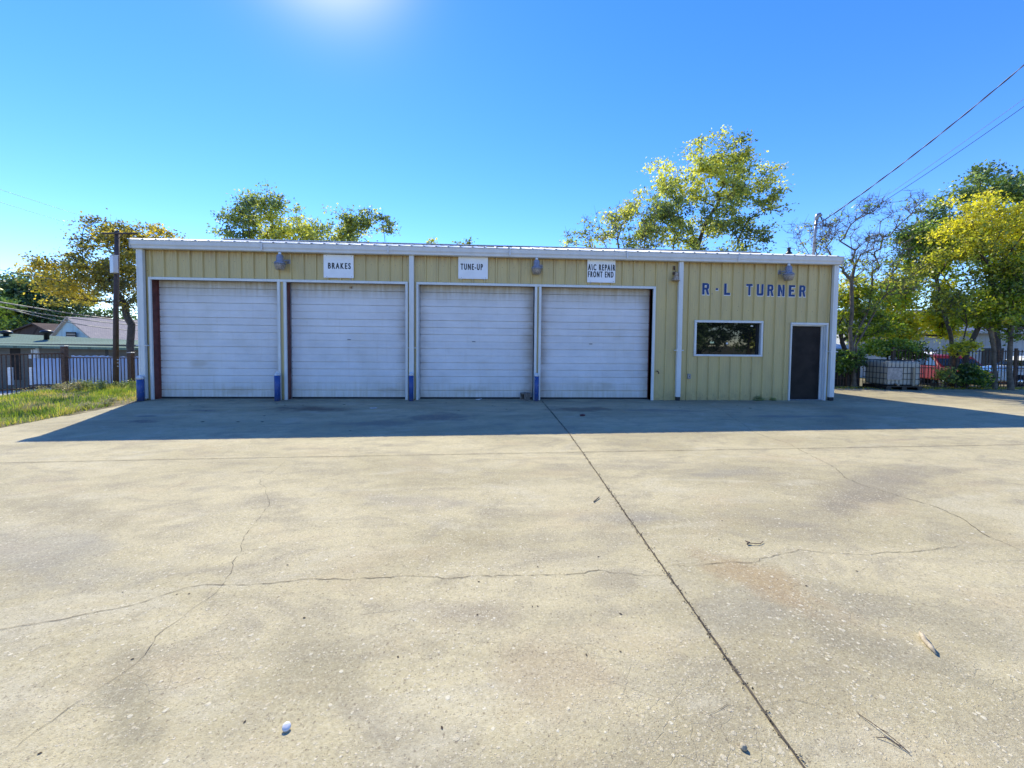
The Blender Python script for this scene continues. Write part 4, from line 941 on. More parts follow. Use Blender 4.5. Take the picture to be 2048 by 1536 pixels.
# behind the camera: what the window mirrors
for i, (x, y, s_) in enumerate([(26, -27, 1.), (30.5, -29, 1.15), (34.5, -27, 1.), (39, -30, 1.2), (44, -29, 1.1)]):
    tree('tree', (x, y, terrain(x, y)), [(x, y, 2.2), (x+.3, y, 3.2)], [], 1, 130, 60, .26, M['leaf_dark'], M['bark'], .2, 'dark tree across the road behind the viewer, mirrored in the office window', 'trees across the road', 60+i, sig=.55, tintbase=.4,
         world_blobs=[(np.array([x, y, 5.2*s_]), np.array([3.2, 2.8, 2.6*s_]), 0), (np.array([x+1.5, y, 2.6]), np.array([2.8, 2, 1.8]), 0)])

# ------------------------------------------------------------------ grass strip
rng = np.random.default_rng(77)
n = 90000; gx = rng.uniform(-5.6, .13, n); gy = rng.uniform(-7, 4.6, n)
def in_grass(x, y): return (x < .10+.05*np.sin(y*5)+.03*np.sin(y*17)) & (x > -5.5)
k = in_grass(gx, gy); gx, gy = gx[k], gy[k]
pn = np.array([mnoise.noise(Vector((a*.9, b*.9, 3))) for a, b in zip(gx, gy)]); k = rng.random(len(gx)) < .55+pn*.9; gx, gy, pn = gx[k], gy[k], pn[k]
gz = np.array([terrain(a, b) for a, b in zip(gx, gy)]); n = len(gx)
hh = rng.uniform(.05, .12, n)*(1+pn*.8); tall = rng.random(n) < .015; hh[tall] *= 1.8
an = rng.uniform(0, 6.283, n); le = rng.uniform(.1, .9, n)*hh; w_ = rng.uniform(.004, .009, n)
V = np.empty((n, 4, 3)); B0 = np.stack([gx, gy, gz-.01], 1); D_ = np.stack([np.cos(an), np.sin(an), an*0], 1); S_ = np.stack([-np.sin(an), np.cos(an), an*0], 1)
V[:, 0] = B0-S_*w_[:, None]; V[:, 1] = B0+S_*w_[:, None]
V[:, 2] = B0+D_*le[:, None]+np.stack([gx*0, gx*0, hh], 1)+S_*w_[:, None]*.3; V[:, 3] = V[:, 2]-S_*w_[:, None]*.6
tint = np.clip(.38+np.array([mnoise.noise(Vector((a*1.4, b*1.4, 9))) for a, b in zip(gx, gy)])*1.05+rng.normal(size=n)*.2+np.where(gx > -.35, .25, 0)+.04, 0, 1)
npmesh('grass', V.reshape(-1, 3), np.arange(4*n).reshape(-1, 4), M['grass'], tint=tint, kind='stuff', label='sunlit yellow green grass beside the concrete lot', cat='grass')
# weeds along the fence foot
def weeds(spots, label, seed, tb):
    rng = np.random.default_rng(seed); Cs = []; Ts = []; st = []
    for (x, y, h) in spots:
        z = terrain(x, y)
        for s_ in range(6):
            a = rng.uniform(0, 6.283); l = rng.uniform(.05, .25)*h; top = np.array([x+math.cos(a)*l+rng.normal()*.05, y+math.sin(a)*l, z+h*rng.uniform(.6, 1.)])
            st.append((np.array([x, y, z]), top))
            m_ = int(26); t_ = rng.uniform(.3, 1, m_)[:, None]; c = np.array([x, y, z])+(top-np.array([x, y, z]))*t_+rng.normal(size=(m_, 3))*.035; Cs.append(c); Ts.append(np.full(m_, tb)+rng.normal(size=m_)*.15)
    C = np.concatenate(Cs); V, F = leaves(rng, C, .045, .4); 
    tV, tF = tubes_np([np.array([a for a, b in st]), np.array([b for a, b in st]), np.full(len(st), .005), np.full(len(st), .002)], 4)
    F2 = tF+len(V); V = np.concatenate([V, tV]); F = np.concatenate([F, F2]); T_ = np.concatenate([np.clip(np.concatenate(Ts), 0, 1), np.full(len(tF), tb)])
    npmesh('weeds', V, F, M['weed'], tint=T_, kind='stuff', label=label, cat='weeds')
rr = random.Random(5)
weeds([(at(px, 770, 11.6+rr.uniform(-.3, .5))[0], at(px, 770, 11.6+rr.uniform(-.3, .5))[1], rr.uniform(.2, .34)) for px in [150+7*i+rr.uniform(-3, 3) for i in range(19)]], 'green weeds growing at the foot of the iron fence', 1, .35)
weeds([(at(px, 775, 11.2+rr.uniform(-.3, .5))[0], at(px, 775, 11.2+rr.uniform(-.3, .5))[1], rr.uniform(.15, .32)) for px in [75+5*i+rr.uniform(-3, 3) for i in range(18)]], 'dry greyish weeds at the foot of the iron fence post', 2, .9)
weeds([(16.02, -.07, .07), (16.42, -.06, .035), (15.95, -.06, .05)], 'little weeds sprouting from the foot of the yellow wall', 3, .55)
weeds([(-.05, -.9, .14), (-.1, -1.3, .12), (-.2, -.6, .16)], 'dry tufts at the edge of the concrete', 4, .8)
# grit and crumbs gathered in and along the long joint, and gravel at the wall foot
rng = np.random.default_rng(12); n = 2600; t_ = rng.random(n); y = -.2-t_*9.2
jx = np.interp(-y, [0, 1.24, 3.87, 5.04, 7.89, 9.04, 12], [10.03, 10.01, 9.97, 9.92, 9.79, 9.74, 9.65]); x = jx+rng.normal(size=n)*.011
dn_ = np.array([mnoise.noise(Vector((0, a*2.2, 4))) for a in y]); k = rng.random(n) < .45+dn_; x, y = x[k], y[k]
C = np.stack([x, y, np.array([zg(a, b) for a, b in zip(x, y)])+.005], 1); V, F = leaves(rng, C, .009, .8)
npmesh('joint_grit', V, F, M['crack'], kind='stuff', label='dark crumbs and grit lodged along the long joint', cat='grit')
# fallen leaves along the right fence
rng = np.random.default_rng(8); n = 2600; x = rng.uniform(20.8, 34, n); y = 3.3-np.abs(rng.normal(size=n))*.28
C = np.stack([x, y, np.array([zg(a, b) for a, b in zip(x, y)])+.015], 1); V, F = leaves(rng, C, .07, .6); V[:, 2] = np.maximum(V[:, 2], .006)
npmesh('fallen_leaves', V, F, M['leaf_autumn'], tint=np.clip(rng.normal(size=n)*.3+.6, 0, 1), kind='stuff', label='drift of yellow fallen leaves along the back edge of the lot', cat='leaves')

# ------------------------------------------------------------------ left neighbour
# iron fence, two runs meeting at a post
FA = at(131, 770, 13.0); FP0 = at(-60, 770, 10.6); FB = at(263, 770, 13.15); FC = at(300, 770, 13.2)
def iron_fence(a, b, zt, zb, rail_low, n, label, post_at_b=False, cap=True):
    a = Vector((a[0], a[1], 0)); b = Vector((b[0], b[1], 0)); e_ = empty('iron_fence', (a.x, a.y, zb), 0, label, 'fence', 'dark iron picket fences at the left')
    d = (b-a); L = d.length; ang = math.atan2(d.y, d.x)
    m_ = MB(); Rz = Matrix.Translation((0, 0, 0)) @ Matrix.Rotation(ang, 4, 'Z')
    m_.box(0, L, -.018, .018, zt-zb-.035, zt-zb, M=Rz); m_.box(0, L, -.016, .016, rail_low-zb, rail_low-zb+.03, M=Rz); m_.build('rail', M['rusty'], e_)
    for i in range(n):
        u = (i+.5)/n*L; p_ = MB(); p_.box(u-.009, u+.009, -.009, .009, -.02, zt-zb-.036, M=Rz); p_.build('picket', M['rusty'], e_)
    for u in ((0,) if post_at_b else ()):
        pass
    return e_
def ipost(p, zt, zb, parent):
    m_ = MB(); m_.cbox(p[0]-.065, p[0]+.065, p[1]-.065, p[1]+.065, zb, zt, .006); o = B(m_, 'post', M['rusty'], parent)
    c_ = MB(); c_.cbox(p[0]-.075, p[0]+.075, p[1]-.075, p[1]+.075, zt+.001, zt+.035, .01); B(c_, 'post_cap', M['galv'], o)
f1 = iron_fence(FP0, FA, 1.04, -.25, -.02, 22, 'iron picket fence run left of the thick post, coming towards the viewer')
f2 = iron_fence(FA, FC, .90, -.20, -.05, 25, 'iron picket fence run between the thick post and the garage')
ipost(FA, 1.24, -.25, f1); ipost(FB, 1.04, -.2, f2)
# white sheet fence behind
a = at(68, 770, 13.9); b = at(330, 770, 14.6); e_ = empty('sheet_fence', (a[0], a[1], -.3), 0, 'white sheet panels standing behind the iron pickets', 'fence')
L = math.hypot(b[0]-a[0], b[1]-a[1]); ang = math.atan2(b[1]-a[1], b[0]-a[0]); Rz = Matrix.Rotation(ang, 4, 'Z'); k = 0; u = 0; rr = random.Random(2)
while u < L:
    w2 = 1.15; zt_ = .80+[.0, .10, .07, .03, .02][min(k, 4)]; m_ = MB(); nn = 24
    vs = []; fs = []
    for i in range(nn+1):
        x = u+w2*i/nn; y = .012*math.sin(i*2*math.pi/4); wob = .015*math.sin(i*1.3+k)
        vs += [(x, y, .18), (x, y, zt_+.3+wob), (x, y+.006, .18), (x, y+.006, zt_+.3+wob)]
    for i in range(nn):
        q = 4*i; fs += [(q, q+4, q+5, q+1), (q+2, q+3, q+7, q+6), (q+1, q+5, q+7, q+3)]
    m_.add([tuple(Rz @ Vector(v)) for v in vs], fs, 0, True); m_.build('sheet', M['panel'], e_); u += w2+.004; k += 1
m_ = MB(); m_.box(0, L, .03, .07, .15, .20, M=Rz); m_.build('rail', M['rusty'], e_)
# utility pole
pb = at(231, 770, 12.1); e_ = empty('utility_pole', (pb[0], pb[1], 0), 0, 'dark wooden utility pole with a crossarm and a pale box by the left fence', 'utility pole')
pt = at(234.5, 462, 12.1); g = MB(); g.tube([(pb[0], pb[1], -.3), tuple(at(232, 620, 12.1)), tuple(pt)], [.074, .066, .058], 14); B(g, 'pole', M['pole'], e_)
g = MB(); c = at(238, 467, 12.02); u_ = RT*.5; g.tube([tuple(c-u_*1.0), tuple(c+u_*1.1)], .028, 6); g.tube([tuple(at(236, 478, 12.0)), tuple(at(246, 468, 12.0))], .012, 6); B(g, 'crossarm', M['pole'], e_)
cA = at(228, 529, 11.95); g = MB(); Mx = Matrix.Translation(tuple(cA)) @ Matrix.Rotation(-.55, 4, 'Z'); g.cbox(-.13, .13, -.06, .06, -.26, .25, .012, 0, Mx); g.cbox(-.145, .145, -.07, .07, .251, .275, .008, 0, Mx); B(g, 'equipment_box', M['panel'], e_)
g = MB(); g.tube([tuple(at(234, 700, 11.98)), tuple(at(234, 560, 11.98)), tuple(at(233, 548, 11.96))], .012, 6); B(g, 'conduit', M['cable'], e_)
g = MB()
for i in range(3): g.box(-.03, .03, -.004, .0, -.02+i*.1, .01+i*.1, M=Matrix.Translation(tuple(at(236, 732, 11.96))) @ Matrix.Rotation(-.2, 4, 'Z'))
B(g, 'pole_tag', M['galv'], e_)
for i, (p0, p1, sg, rd, mt, lb) in enumerate([
    (at(-150, 578, 16), at(330, 652, 24), .1, .028, 'cablel', 'uppermost cable of the pale bundle crossing the trees at the left'),
    (at(-150, 584, 16), at(330, 654, 24), .25, .022, 'cablel', 'middle cable of the pale bundle crossing the trees at the left'),
    (at(-150, 566, 16), at(330, 662, 24), .55, .02, 'cablel', 'lowest cable of the pale bundle sagging across the trees at the left'),
    (at(-100, 520, 16), at(330, 592, 22), .1, .012, 'cablel', 'single pale wire crossing the golden brown tree'),
    (at(-100, 345, 30), at(340, 480, 60), .3, .012, 'cablel', 'upper faint wire in the sky above the left trees'),
    (at(-100, 372, 30), at(340, 500, 60), .3, .012, 'cablel', 'lower faint wire in the sky above the left trees')]):
    wire(tuple(p0), tuple(p1), sg, rd, M[mt], lb)
# low house with a green roof
e_ = empty('low_house', tuple(at(100, 760, 23)), 0, 'low dark walled house with a mossy green roof at the far left', 'house')
zb = -1.6; A0 = at(-180, 760, 22); A1 = at(285, 760, 23.5); dx = (A1-A0); L = math.hypot(dx[0], dx[1]); ang = math.atan2(dx[1], dx[0]); Rz = Matrix.Translation((A0[0], A0[1], 0)) @ Matrix.Rotation(ang, 4, 'Z')
ez = 1.2
m_ = MB(); m_.box(0, L, 0, 6, zb, ez, M=Rz); B(m_, 'wall', M['olive'], e_)
m_ = MB()
def RV(x, y, z): return tuple(Rz @ Vector((x, y, z)))
vs = [RV(-.4, -.6, ez-.02), RV(L+.4, -.6, ez-.18), RV(L-1.5, 3, ez+.22), RV(-.4, 3, ez+.72), RV(-.4, 6.6, ez), RV(L+.4, 6.6, ez-.1)]
vs += [tuple(Vector(v)-Vector((0, 0, .13))) for v in vs]
m_.add(vs, [(0, 1, 2, 3), (3, 2, 5, 4), (1, 5, 2), (6, 9, 8, 7), (9, 10, 11, 8), (0, 6, 7, 1), (1, 7, 11, 5), (0, 3, 4, 10, 9, 6)]); B(m_, 'roof', M['greenroof'], e_)
for px, py in ((12, 669), (93, 668)):
    c = at(px, py, 24.5); m_ = MB(); m_.lathe([(.12, -.5), (.12, .0), (.26, .04), (.30, .12), (.22, .22), (.04, .26)], tuple(c), 14); B(m_, 'roof_vent', M['black'], e_)
def wbox(px0, px1, py0, py1, d, th, name, mat, parent=None):
    a_, b_ = at(px0, py1, d), at(px1, py0, d); an_ = math.atan2(b_[1]-a_[1], b_[0]-a_[0]); LL = math.hypot(b_[0]-a_[0], b_[1]-a_[1])
    m_ = MB(); m_.box(0, LL, 0, th, 0, b_[2]-a_[2], M=Matrix.Translation((a_[0], a_[1], a_[2])) @ Matrix.Rotation(an_, 4, 'Z')); return B(m_, name, mat, parent)
def dA(px):  # depth of the low house's face at pixel column
    t_ = (px+180)/465; return 22+1.5*t_
w1_ = wbox(50, 78, 697, 720, dA(64)-.06, .04, 'window', M['winframe'], e_)
for (a_, b_, c_, d_) in ((56, 64.5, 699, 706), (66.5, 75, 699, 706), (56, 64.5, 708, 717), (66.5, 75, 708, 717)): wbox(a_, b_, c_, d_, dA(64)-.09, .02, 'pane', M['paper'], w1_)
wbox(14, 40, 697, 760, dA(27)-.06, .04, 'door', M['brown_door'], e_)
w2_ = wbox(201, 216, 699, 722, dA(208)-.06, .04, 'window', M['black'], e_)
for px in (16, 57): wbox(px, px+6, 735, 770, dA(px)-1.6, .12, 'porch_post', M['white'], e_)
# gabled house
e_ = empty('gabled_house', tuple(at(160, 760, 33)), 0, 'pale blue gabled house with a tan shingle roof behind the low house', 'house')
def gable(apx, apy, lx, rx, by, d, length, dirpx, wallm, roofm, zb=-1.8, over=.25):
    ap, le_, ri_ = at(apx, apy, d), at(lx, by, d), at(rx, by, d); zbase = at(apx, by, d)[2]
    ap = np.array(ap); le_ = np.array([le_[0], le_[1], zbase]); ri_ = np.array([ri_[0], ri_[1], zbase])
    dv = np.array([dirpx[0], dirpx[1], 0.]); dv = dv/np.linalg.norm(dv)*length
    m_ = MB(); low = lambda p: np.array([p[0], p[1], zb])
    m_.add([le_, ri_, ap, le_+dv, ri_+dv, ap+dv, low(le_), low(ri_), low(le_+dv), low(ri_+dv)], [(0, 1, 2), (3, 5, 4), (6, 7, 1, 0), (7, 9, 4, 1), (9, 8, 3, 4), (8, 6, 0, 3)]); B(m_, 'wall', wallm, e_)
    m_ = MB(); ov = -dv/length*over
    for s_, q in ((1, le_), (-1, ri_)):
        out = (q-ap)/np.linalg.norm(q-ap)*.35; up = np.array([0, 0, .10]); a_ = ap+ov+up; b_ = q+out+ov+up; c_ = q+out+dv-ov+up; d_ = ap+dv-ov+up
        vs = [a_, b_, c_, d_]+[v-np.array([0, 0, .13]) for v in (a_, b_, c_, d_)]
        m_.add(vs, [(0, 1, 2, 3) if s_ > 0 else (3, 2, 1, 0), (4, 7, 6, 5), (0, 4, 5, 1), (1, 5, 6, 2), (2, 6, 7, 3)])
    return B(m_, 'roof', roofm, e_)
gable(140, 636, 98, 200, 687, 32, 9, (.35, .94), M['bluehouse'], M['shingle'])
gable(70, 648, -10, 130, 678, 36, 6, (.1, 1), M['shingled'], M['shingled'])
wv = wbox(132, 151, 664, 677, 31.75, .05, 'gable_vent', M['black'], e_)
for py in (668.5, 673): wbox(133, 150, py-.9, py+.6, 31.7, .03, 'louvre', M['shingle'], wv)
c = at(205, 640, 36); m_ = MB(); m_.box(c[0]-.45, c[0]+.45, c[1]-.3, c[1]+.3, c[2]-.6, c[2]+.35); B(m_, 'chimney', M['shingled'], e_)

# ------------------------------------------------------------------ right neighbour
e_ = empty('picket_fence', (24, 3.45, 0), 0, 'tall rusty picket fence behind the forked trunks at the right', 'fence', 'rusty picket fences at the right')
m_ = MB()
for z in (.12, .72, 1.36): m_.box(23.7, 33.5, 3.43, 3.455, z, z+.028)
B(m_, 'rail', M['rusty'], e_)
for i in range(72):
    x = 23.75+i*.135; m_ = MB(); m_.box(x-.009, x+.009, 3.40, 3.418, -.08, 1.44+.01*math.sin(i*3)); B(m_, 'picket', M['rusty'], e_)
for x in (23.7, 26.2, 28.7, 31.2): m_ = MB(); m_.box(x-.035, x+.035, 3.42, 3.49, -.1, 1.5); B(m_, 'post', M['rusty'], e_)
e_ = empty('picket_fence', (21, 3.6, 0), 0, 'low broken picket fence between the garage corner and the tote', 'fence', 'rusty picket fences at the right')
m_ = MB()
for z in (.28,): m_.box(20.0, 22.6, 3.62, 3.645, z, z+.022)
m_.box(22.0, 22.6, 3.62, 3.645, .66, .69)
B(m_, 'rail', M['rusty'], e_)
rr = random.Random(4)
for i in range(22):
    x = 20.05+i*.118; m_ = MB(); m_.box(x-.008, x+.008, 3.59, 3.606, -.05, .52+rr.uniform(-.07, .1)); B(m_, 'picket', M['rusty'], e_)
m_ = MB(); m_.box(22.28, 22.33, 3.6, 3.65, -.05, .72); B(m_, 'post', M['rusty'], e_)
# dark shed wall and sheds
e_ = empty('shed', (23, 7, -.7), 0, 'dark board shed under the trees behind the tote', 'shed')
m_ = MB(); m_.box(19.5, 25.2, 6.2, 9, -.9, 1.35); B(m_, 'wall', M['shed'], e_)
m_ = MB(); m_.add([(19.3, 6.0, 1.36), (25.4, 6.0, 1.36), (25.4, 9.2, 1.75), (19.3, 9.2, 1.75), (19.3, 6.0, 1.42), (25.4, 6.0, 1.42), (25.4, 9.2, 1.81), (19.3, 9.2, 1.81)], [(0, 3, 2, 1), (4, 5, 6, 7), (0, 1, 5, 4), (1, 2, 6, 5), (2, 3, 7, 6), (3, 0, 4, 7)]); B(m_, 'roof', M['galv'], e_)
e_ = empty('neighbour_house', tuple(T(1900, 760, 27)), 0, 'pale grey walled house glimpsed between the right hand trees', 'house')
p0 = at(1690, 760, 27); p1 = at(2200, 760, 24); Lh = math.hypot(p1[0]-p0[0], p1[1]-p0[1]); Rz = Matrix.Translation((p0[0], p0[1], 0)) @ Matrix.Rotation(math.atan2(p1[1]-p0[1], p1[0]-p0[0]), 4, 'Z')
m_ = MB(); m_.box(0, Lh, 0, 8, -1.5, 2.6, M=Rz); B(m_, 'wall', M['whitehouse'], e_)
m_ = MB(); vs = [(-.4, -.5, 2.58), (Lh+.4, -.5, 2.58), (Lh+.4, 4, 4.3), (-.4, 4, 4.3), (Lh+.4, 8.5, 2.58), (-.4, 8.5, 2.58)]
vs = vs+[(x, y, z-.15) for x, y, z in vs]; m_.add([tuple(Rz @ Vector(v)) for v in vs], [(0, 1, 2, 3), (3, 2, 4, 5), (6, 9, 8, 7), (9, 11, 10, 8), (0, 6, 7, 1), (5, 4, 10, 11), (0, 3, 5, 11, 9, 6), (1, 7, 8, 10, 4, 2)]); B(m_, 'roof', M['galv'], e_)
for u in (3, 7.5, 12):
    if u+1.2 < Lh: m_ = MB(); m_.box(u, u+1.1, -.04, -.01, .2, 1.5, M=Rz); B(m_, 'window', M['black'], e_)
# white trailer beyond the truck
c = T(1836, 770, 23.5); e_ = empty('trailer', (c[0], c[1], c[2]), -.3, 'small white enclosed trailer glimpsed left of the red truck', 'trailer')
m_ = MB(); m_.add([(-.9, -1, .35), (.35, -1, .35), (.35, -1, 1.75), (.15, -1, 1.85), (-.9, -1, 1.05), (-.9, 1, .35), (.35, 1, .35), (.35, 1, 1.75), (.15, 1, 1.85), (-.9, 1, 1.05)], [(0, 1, 2, 3, 4), (5, 9, 8, 7, 6), (0, 5, 6, 1), (1, 6, 7, 2), (2, 7, 8, 3), (3, 8, 9, 4), (4, 9, 5, 0)]); m_.build('body', M['carwhite'], e_)
for s_ in (-1, 1):
    m_ = MB(); m_.lathe([(.14, -.08), (.29, -.07), (.3, 0), (.29, .07), (.14, .08)], n=18, M=Matrix.Translation((-.2, s_*.9, .3)) @ Matrix.Rotation(R(90), 4, 'X')); m_.build('wheel', M['tyre'], e_)
# cars
def wheel(e_, x, y, r=.34):
    m_ = MB(); m_.lathe([(r*.62, -.11), (r*.95, -.105), (r, -.07), (r, .07), (r*.95, .105), (r*.62, .11)], n=24, M=Matrix.Translation((x, y, r)) @ Matrix.Rotation(R(90), 4, 'X')); t_ = m_.build('wheel', M['tyre'], e_)
    m_ = MB(); m_.lathe([(.02, -.112), (r*.6, -.108), (r*.6, .108), (.02, .112)], n=16, M=Matrix.Translation((x, y, r)) @ Matrix.Rotation(R(90), 4, 'X')); m_.build('rim', M['chrome'], t_)
def loft(secs, mat, name, e_, w, bev=.05):
    """side outline (x,z) extruded across the width with a tumblehome"""
    m_ = MB(); n = len(secs); vs = []
    for y, ins in ((-w, 0), (w, 0)):
        for x, z, k_ in secs: vs.append((x, y*(1-k_), z))
    m_.add(vs, [tuple(range(n))[::-1], tuple(range(n, 2*n))]+[(i, (i+1) % n, n+(i+1) % n, n+i) for i in range(n)]); o = m_.build(name, mat, e_)
    b_ = o.modifiers.new('b', 'BEVEL'); b_.width = bev; b_.segments = 3; b_.limit_method = 'ANGLE'; b_.angle_limit = R(25); return o
# red pickup, nose to the left
c = T(1886, 760, 21.5); e_ = empty('pickup_truck', (c[0], c[1], c[2]+.0), R(68), 'bright red pickup truck parked nose on behind the right hand fence', 'truck')
loft([(-2.7, .42, 0), (-2.75, .80, .03), (-2.6, .98, .04), (-1.45, 1.10, .02), (2.7, 1.10, .02), (2.75, .50, 0), (2.3, .40, 0), (-2.3, .40, 0)], M['carred'], 'body', e_, .98)
loft([(-1.35, 1.09, .04), (-.55, 1.68, .16), (.75, 1.72, .16), (1.0, 1.09, .05)], M['carred'], 'cab', e_, .96, .06)
m_ = MB(); m_.add([(-1.30, -.80, 1.16), (-1.30, .80, 1.16), (-.62, .74, 1.62), (-.62, -.74, 1.62)], [(0, 1, 2, 3), (3, 2, 1, 0)]); 
for s_ in (-1, 1):
    y0, y1 = s_*.935, s_*.83
    m_.add([(-1.1, y0*.99, 1.15), (-.25, y0, 1.15), (-.25, y1, 1.60), (-.60, y1, 1.60)], [(0, 1, 2, 3), (3, 2, 1, 0)]); m_.add([(-.15, y0, 1.15), (.85, y0, 1.15), (.68, y1, 1.60), (-.15, y1, 1.60)], [(0, 1, 2, 3), (3, 2, 1, 0)])
m_.build('windows', M['carglass'], e_)
m_ = MB(); m_.cbox(-2.88, -2.66, -.9, .9, .48, .66, .03); m_.build('bumper', M['chrome'], e_); m_ = MB(); m_.cbox(2.72, 2.9, -.9, .9, .48, .64, .03); m_.build('bumper', M['chrome'], e_)
m_ = MB(); m_.box(-2.0, 2.0, -1.0, -.985, .56, .62); m_.build('side_trim', M['chrome'], e_)
for x in (-1.75, 1.75):
    for y in (-.86, .86): wheel(e_, x, y, .37)
for y in (-.7, .7): m_ = MB(); m_.cbox(-2.79, -2.70, y-.14, y+.14, .72, .86, .02); m_.build('headlight', M['paper'], e_)
c = T(2050, 762, 16.6); e_ = empty('parked_car', (c[0]+.9, c[1]+.2, c[2]-.0), R(-14), 'white sedan parked behind the stems at the far right', 'car')
loft([(-2.2, .35, 0), (-2.28, .55, .05), (-2.15, .74, .06), (-1.1, .92, .02), (1.6, .98, .02), (2.2, .92, .04), (2.28, .5, .03), (2.1, .32, 0)], M['carwhite'], 'body', e_, .88)
loft([(-1.05, .91, .05), (-.35, 1.38, .18), (.85, 1.40, .18), (1.65, .96, .08)], M['carwhite'], 'cabin', e_, .85, .08)
m_ = MB()
for s_ in (-1, 1): m_.add([(-.8, s_*.80, .98), (.3, s_*.81, 1.0), (.3, s_*.715, 1.32), (-.32, s_*.715, 1.31)], [(0, 1, 2, 3), (3, 2, 1, 0)]); m_.add([(.38, s_*.81, 1.0), (1.35, s_*.80, 1.0), (.85, s_*.715, 1.32), (.38, s_*.715, 1.32)], [(0, 1, 2, 3), (3, 2, 1, 0)])
m_.add([(-1.0, -.7, .97), (-1.0, .7, .97), (-.40, .66, 1.33), (-.40, -.66, 1.33)], [(0, 1, 2, 3), (3, 2, 1, 0)]); m_.build('windows', M['carglass'], e_)
for x in (-1.4, 1.4):
    for y in (-.78, .78): wheel(e_, x, y, .31)
for y in (-.6, .6): m_ = MB(); m_.cbox(-2.30, -2.2, y-.2, y+.2, .60, .70, .02); m_.build('headlight', M['taillight'], e_)

# liquid tote in its cage
e_ = empty('liquid_tote', (23.2, 3.0, zg(23.2, 3)), R(-6), 'caged white plastic liquid tote on a black pallet at the back of the lot', 'tote')
hw, hd = .60, .50
m_ = MB(); m_.box(-hw, hw, -hd, hd, .10, .14)
for x in (-hw+.08, 0, hw-.08): m_.box(x-.08, x+.08, -hd, hd, .0, .099)
m_.build('pallet', M['black'], e_)
m_ = MB(); m_.cbox(-hw+.03, hw-.03, -hd+.03, hd-.03, .16, 1.0, .07); m_.build('tank', M['tank'], e_)
m_ = MB()
for z in (.18, .38, .58, .79, 1.03):
    for y in (-hd, hd): m_.tube([(-hw, y, z), (hw, y, z)], .011, 6)
    for x in (-hw, 0, hw): m_.tube([(x, -hd, z), (x, hd, z)], .011, 6)
for i in range(10):
    x = -hw+i*2*hw/9
    for y in (-hd, hd): m_.tube([(x, y-.012, .15), (x, y-.012, 1.03)], .010, 6)
for i in range(1, 7):
    y = -hd+i*2*hd/7
    for x in (-hw, hw): m_.tube([(x, y, .15), (x, y, 1.03)], .010, 6)
m_.build('cage', simple('cage_steel', (.06, .06, .06), .5, .2, 12), e_)
m_ = MB(); m_.cbox(-hw-.02, -.12, -hd-.035, -hd-.026, .36, .78, .003); m_.build('label_plate', M['galv'], e_)
m_ = MB(); m_.box(.24, .31, -hd-.035, -hd-.026, .16, .80); m_.build('side_plate', simple('tan_board', (.38, .31, .2), .8, .2), e_)
m_ = MB(); m_.tube([(-.3, -hd+.05, .2), (-.3, -hd-.08, .2), (-.3, -hd-.1, .16)], .035, 10); m_.build('valve', M['horn'], e_)

# ------------------------------------------------------------------ small things on the lot
g = MB(); bx, by = 9.58, -.08; Mx = Matrix.Translation((9.60, -.02, 0)) @ Matrix.Rotation(R(38), 4, 'Z')
a_, h_ = .095, .195
# a hollow concrete block standing with its hole facing the viewer's left
e_ = MB(); t_ = .03
e_.box(-a_, a_, -a_, a_, 0, t_, M=Mx); e_.box(-a_, a_, -a_, a_, h_-t_, h_, M=Mx); e_.box(-a_, a_, a_-t_, a_, t_+.0005, h_-t_-.0005, M=Mx); e_.box(a_-t_, a_, -a_, a_-t_-.0005, t_+.0005, h_-t_-.0005, M=Mx); e_.box(-a_, a_-t_-.0005, -a_, -a_+t_, t_+.0005, h_-t_-.0005, M=Mx)
e_.build('cinder_block', M['block'], label='hollow cinder block standing before the third overhead door beside the bollard', cat='block')
def flat(name, pts, th, mat, loc, label, cat, group=None, rz=0, curl=0.):
    m_ = MB(); n_ = len(pts); Mx_ = Matrix.Translation((loc[0], loc[1], zg(loc[0], loc[1])+.002)) @ Matrix.Rotation(rz, 4, 'Z')
    vs = [(x, y, th+curl*(x*x+y*y)) for x, y in pts]+[(x, y, curl*(x*x+y*y)) for x, y in pts]+[(0, 0, th)]
    m_.add([tuple(Mx_ @ Vector(v)) for v in vs], [(i, (i+1) % n_, 2*n_) for i in range(n_)]+[tuple(range(n_, 2*n_))[::-1]]+[(i, n_+i, n_+(i+1) % n_, (i+1) % n_) for i in range(n_)]); return m_.build(name, mat, label=label, cat=cat, group=group)
flat('paper_scrap', [(-.08, -.02), (-.03, -.04), (.07, -.03), (.08, .03), (-.02, .04), (-.07, .02)], .004, M['paper'], (6.03, -1.31), 'white paper scrap on the shaded concrete before the second overhead door', 'paper', curl=1.5)
flat('paper_scrap', [(-.06, -.02), (.02, -.03), (.09, -.01), (.06, .03), (-.03, .03)], .012, M['paper'], (8.36, -.05), 'crumpled pale litter at the foot of the third overhead door', 'litter', curl=4)
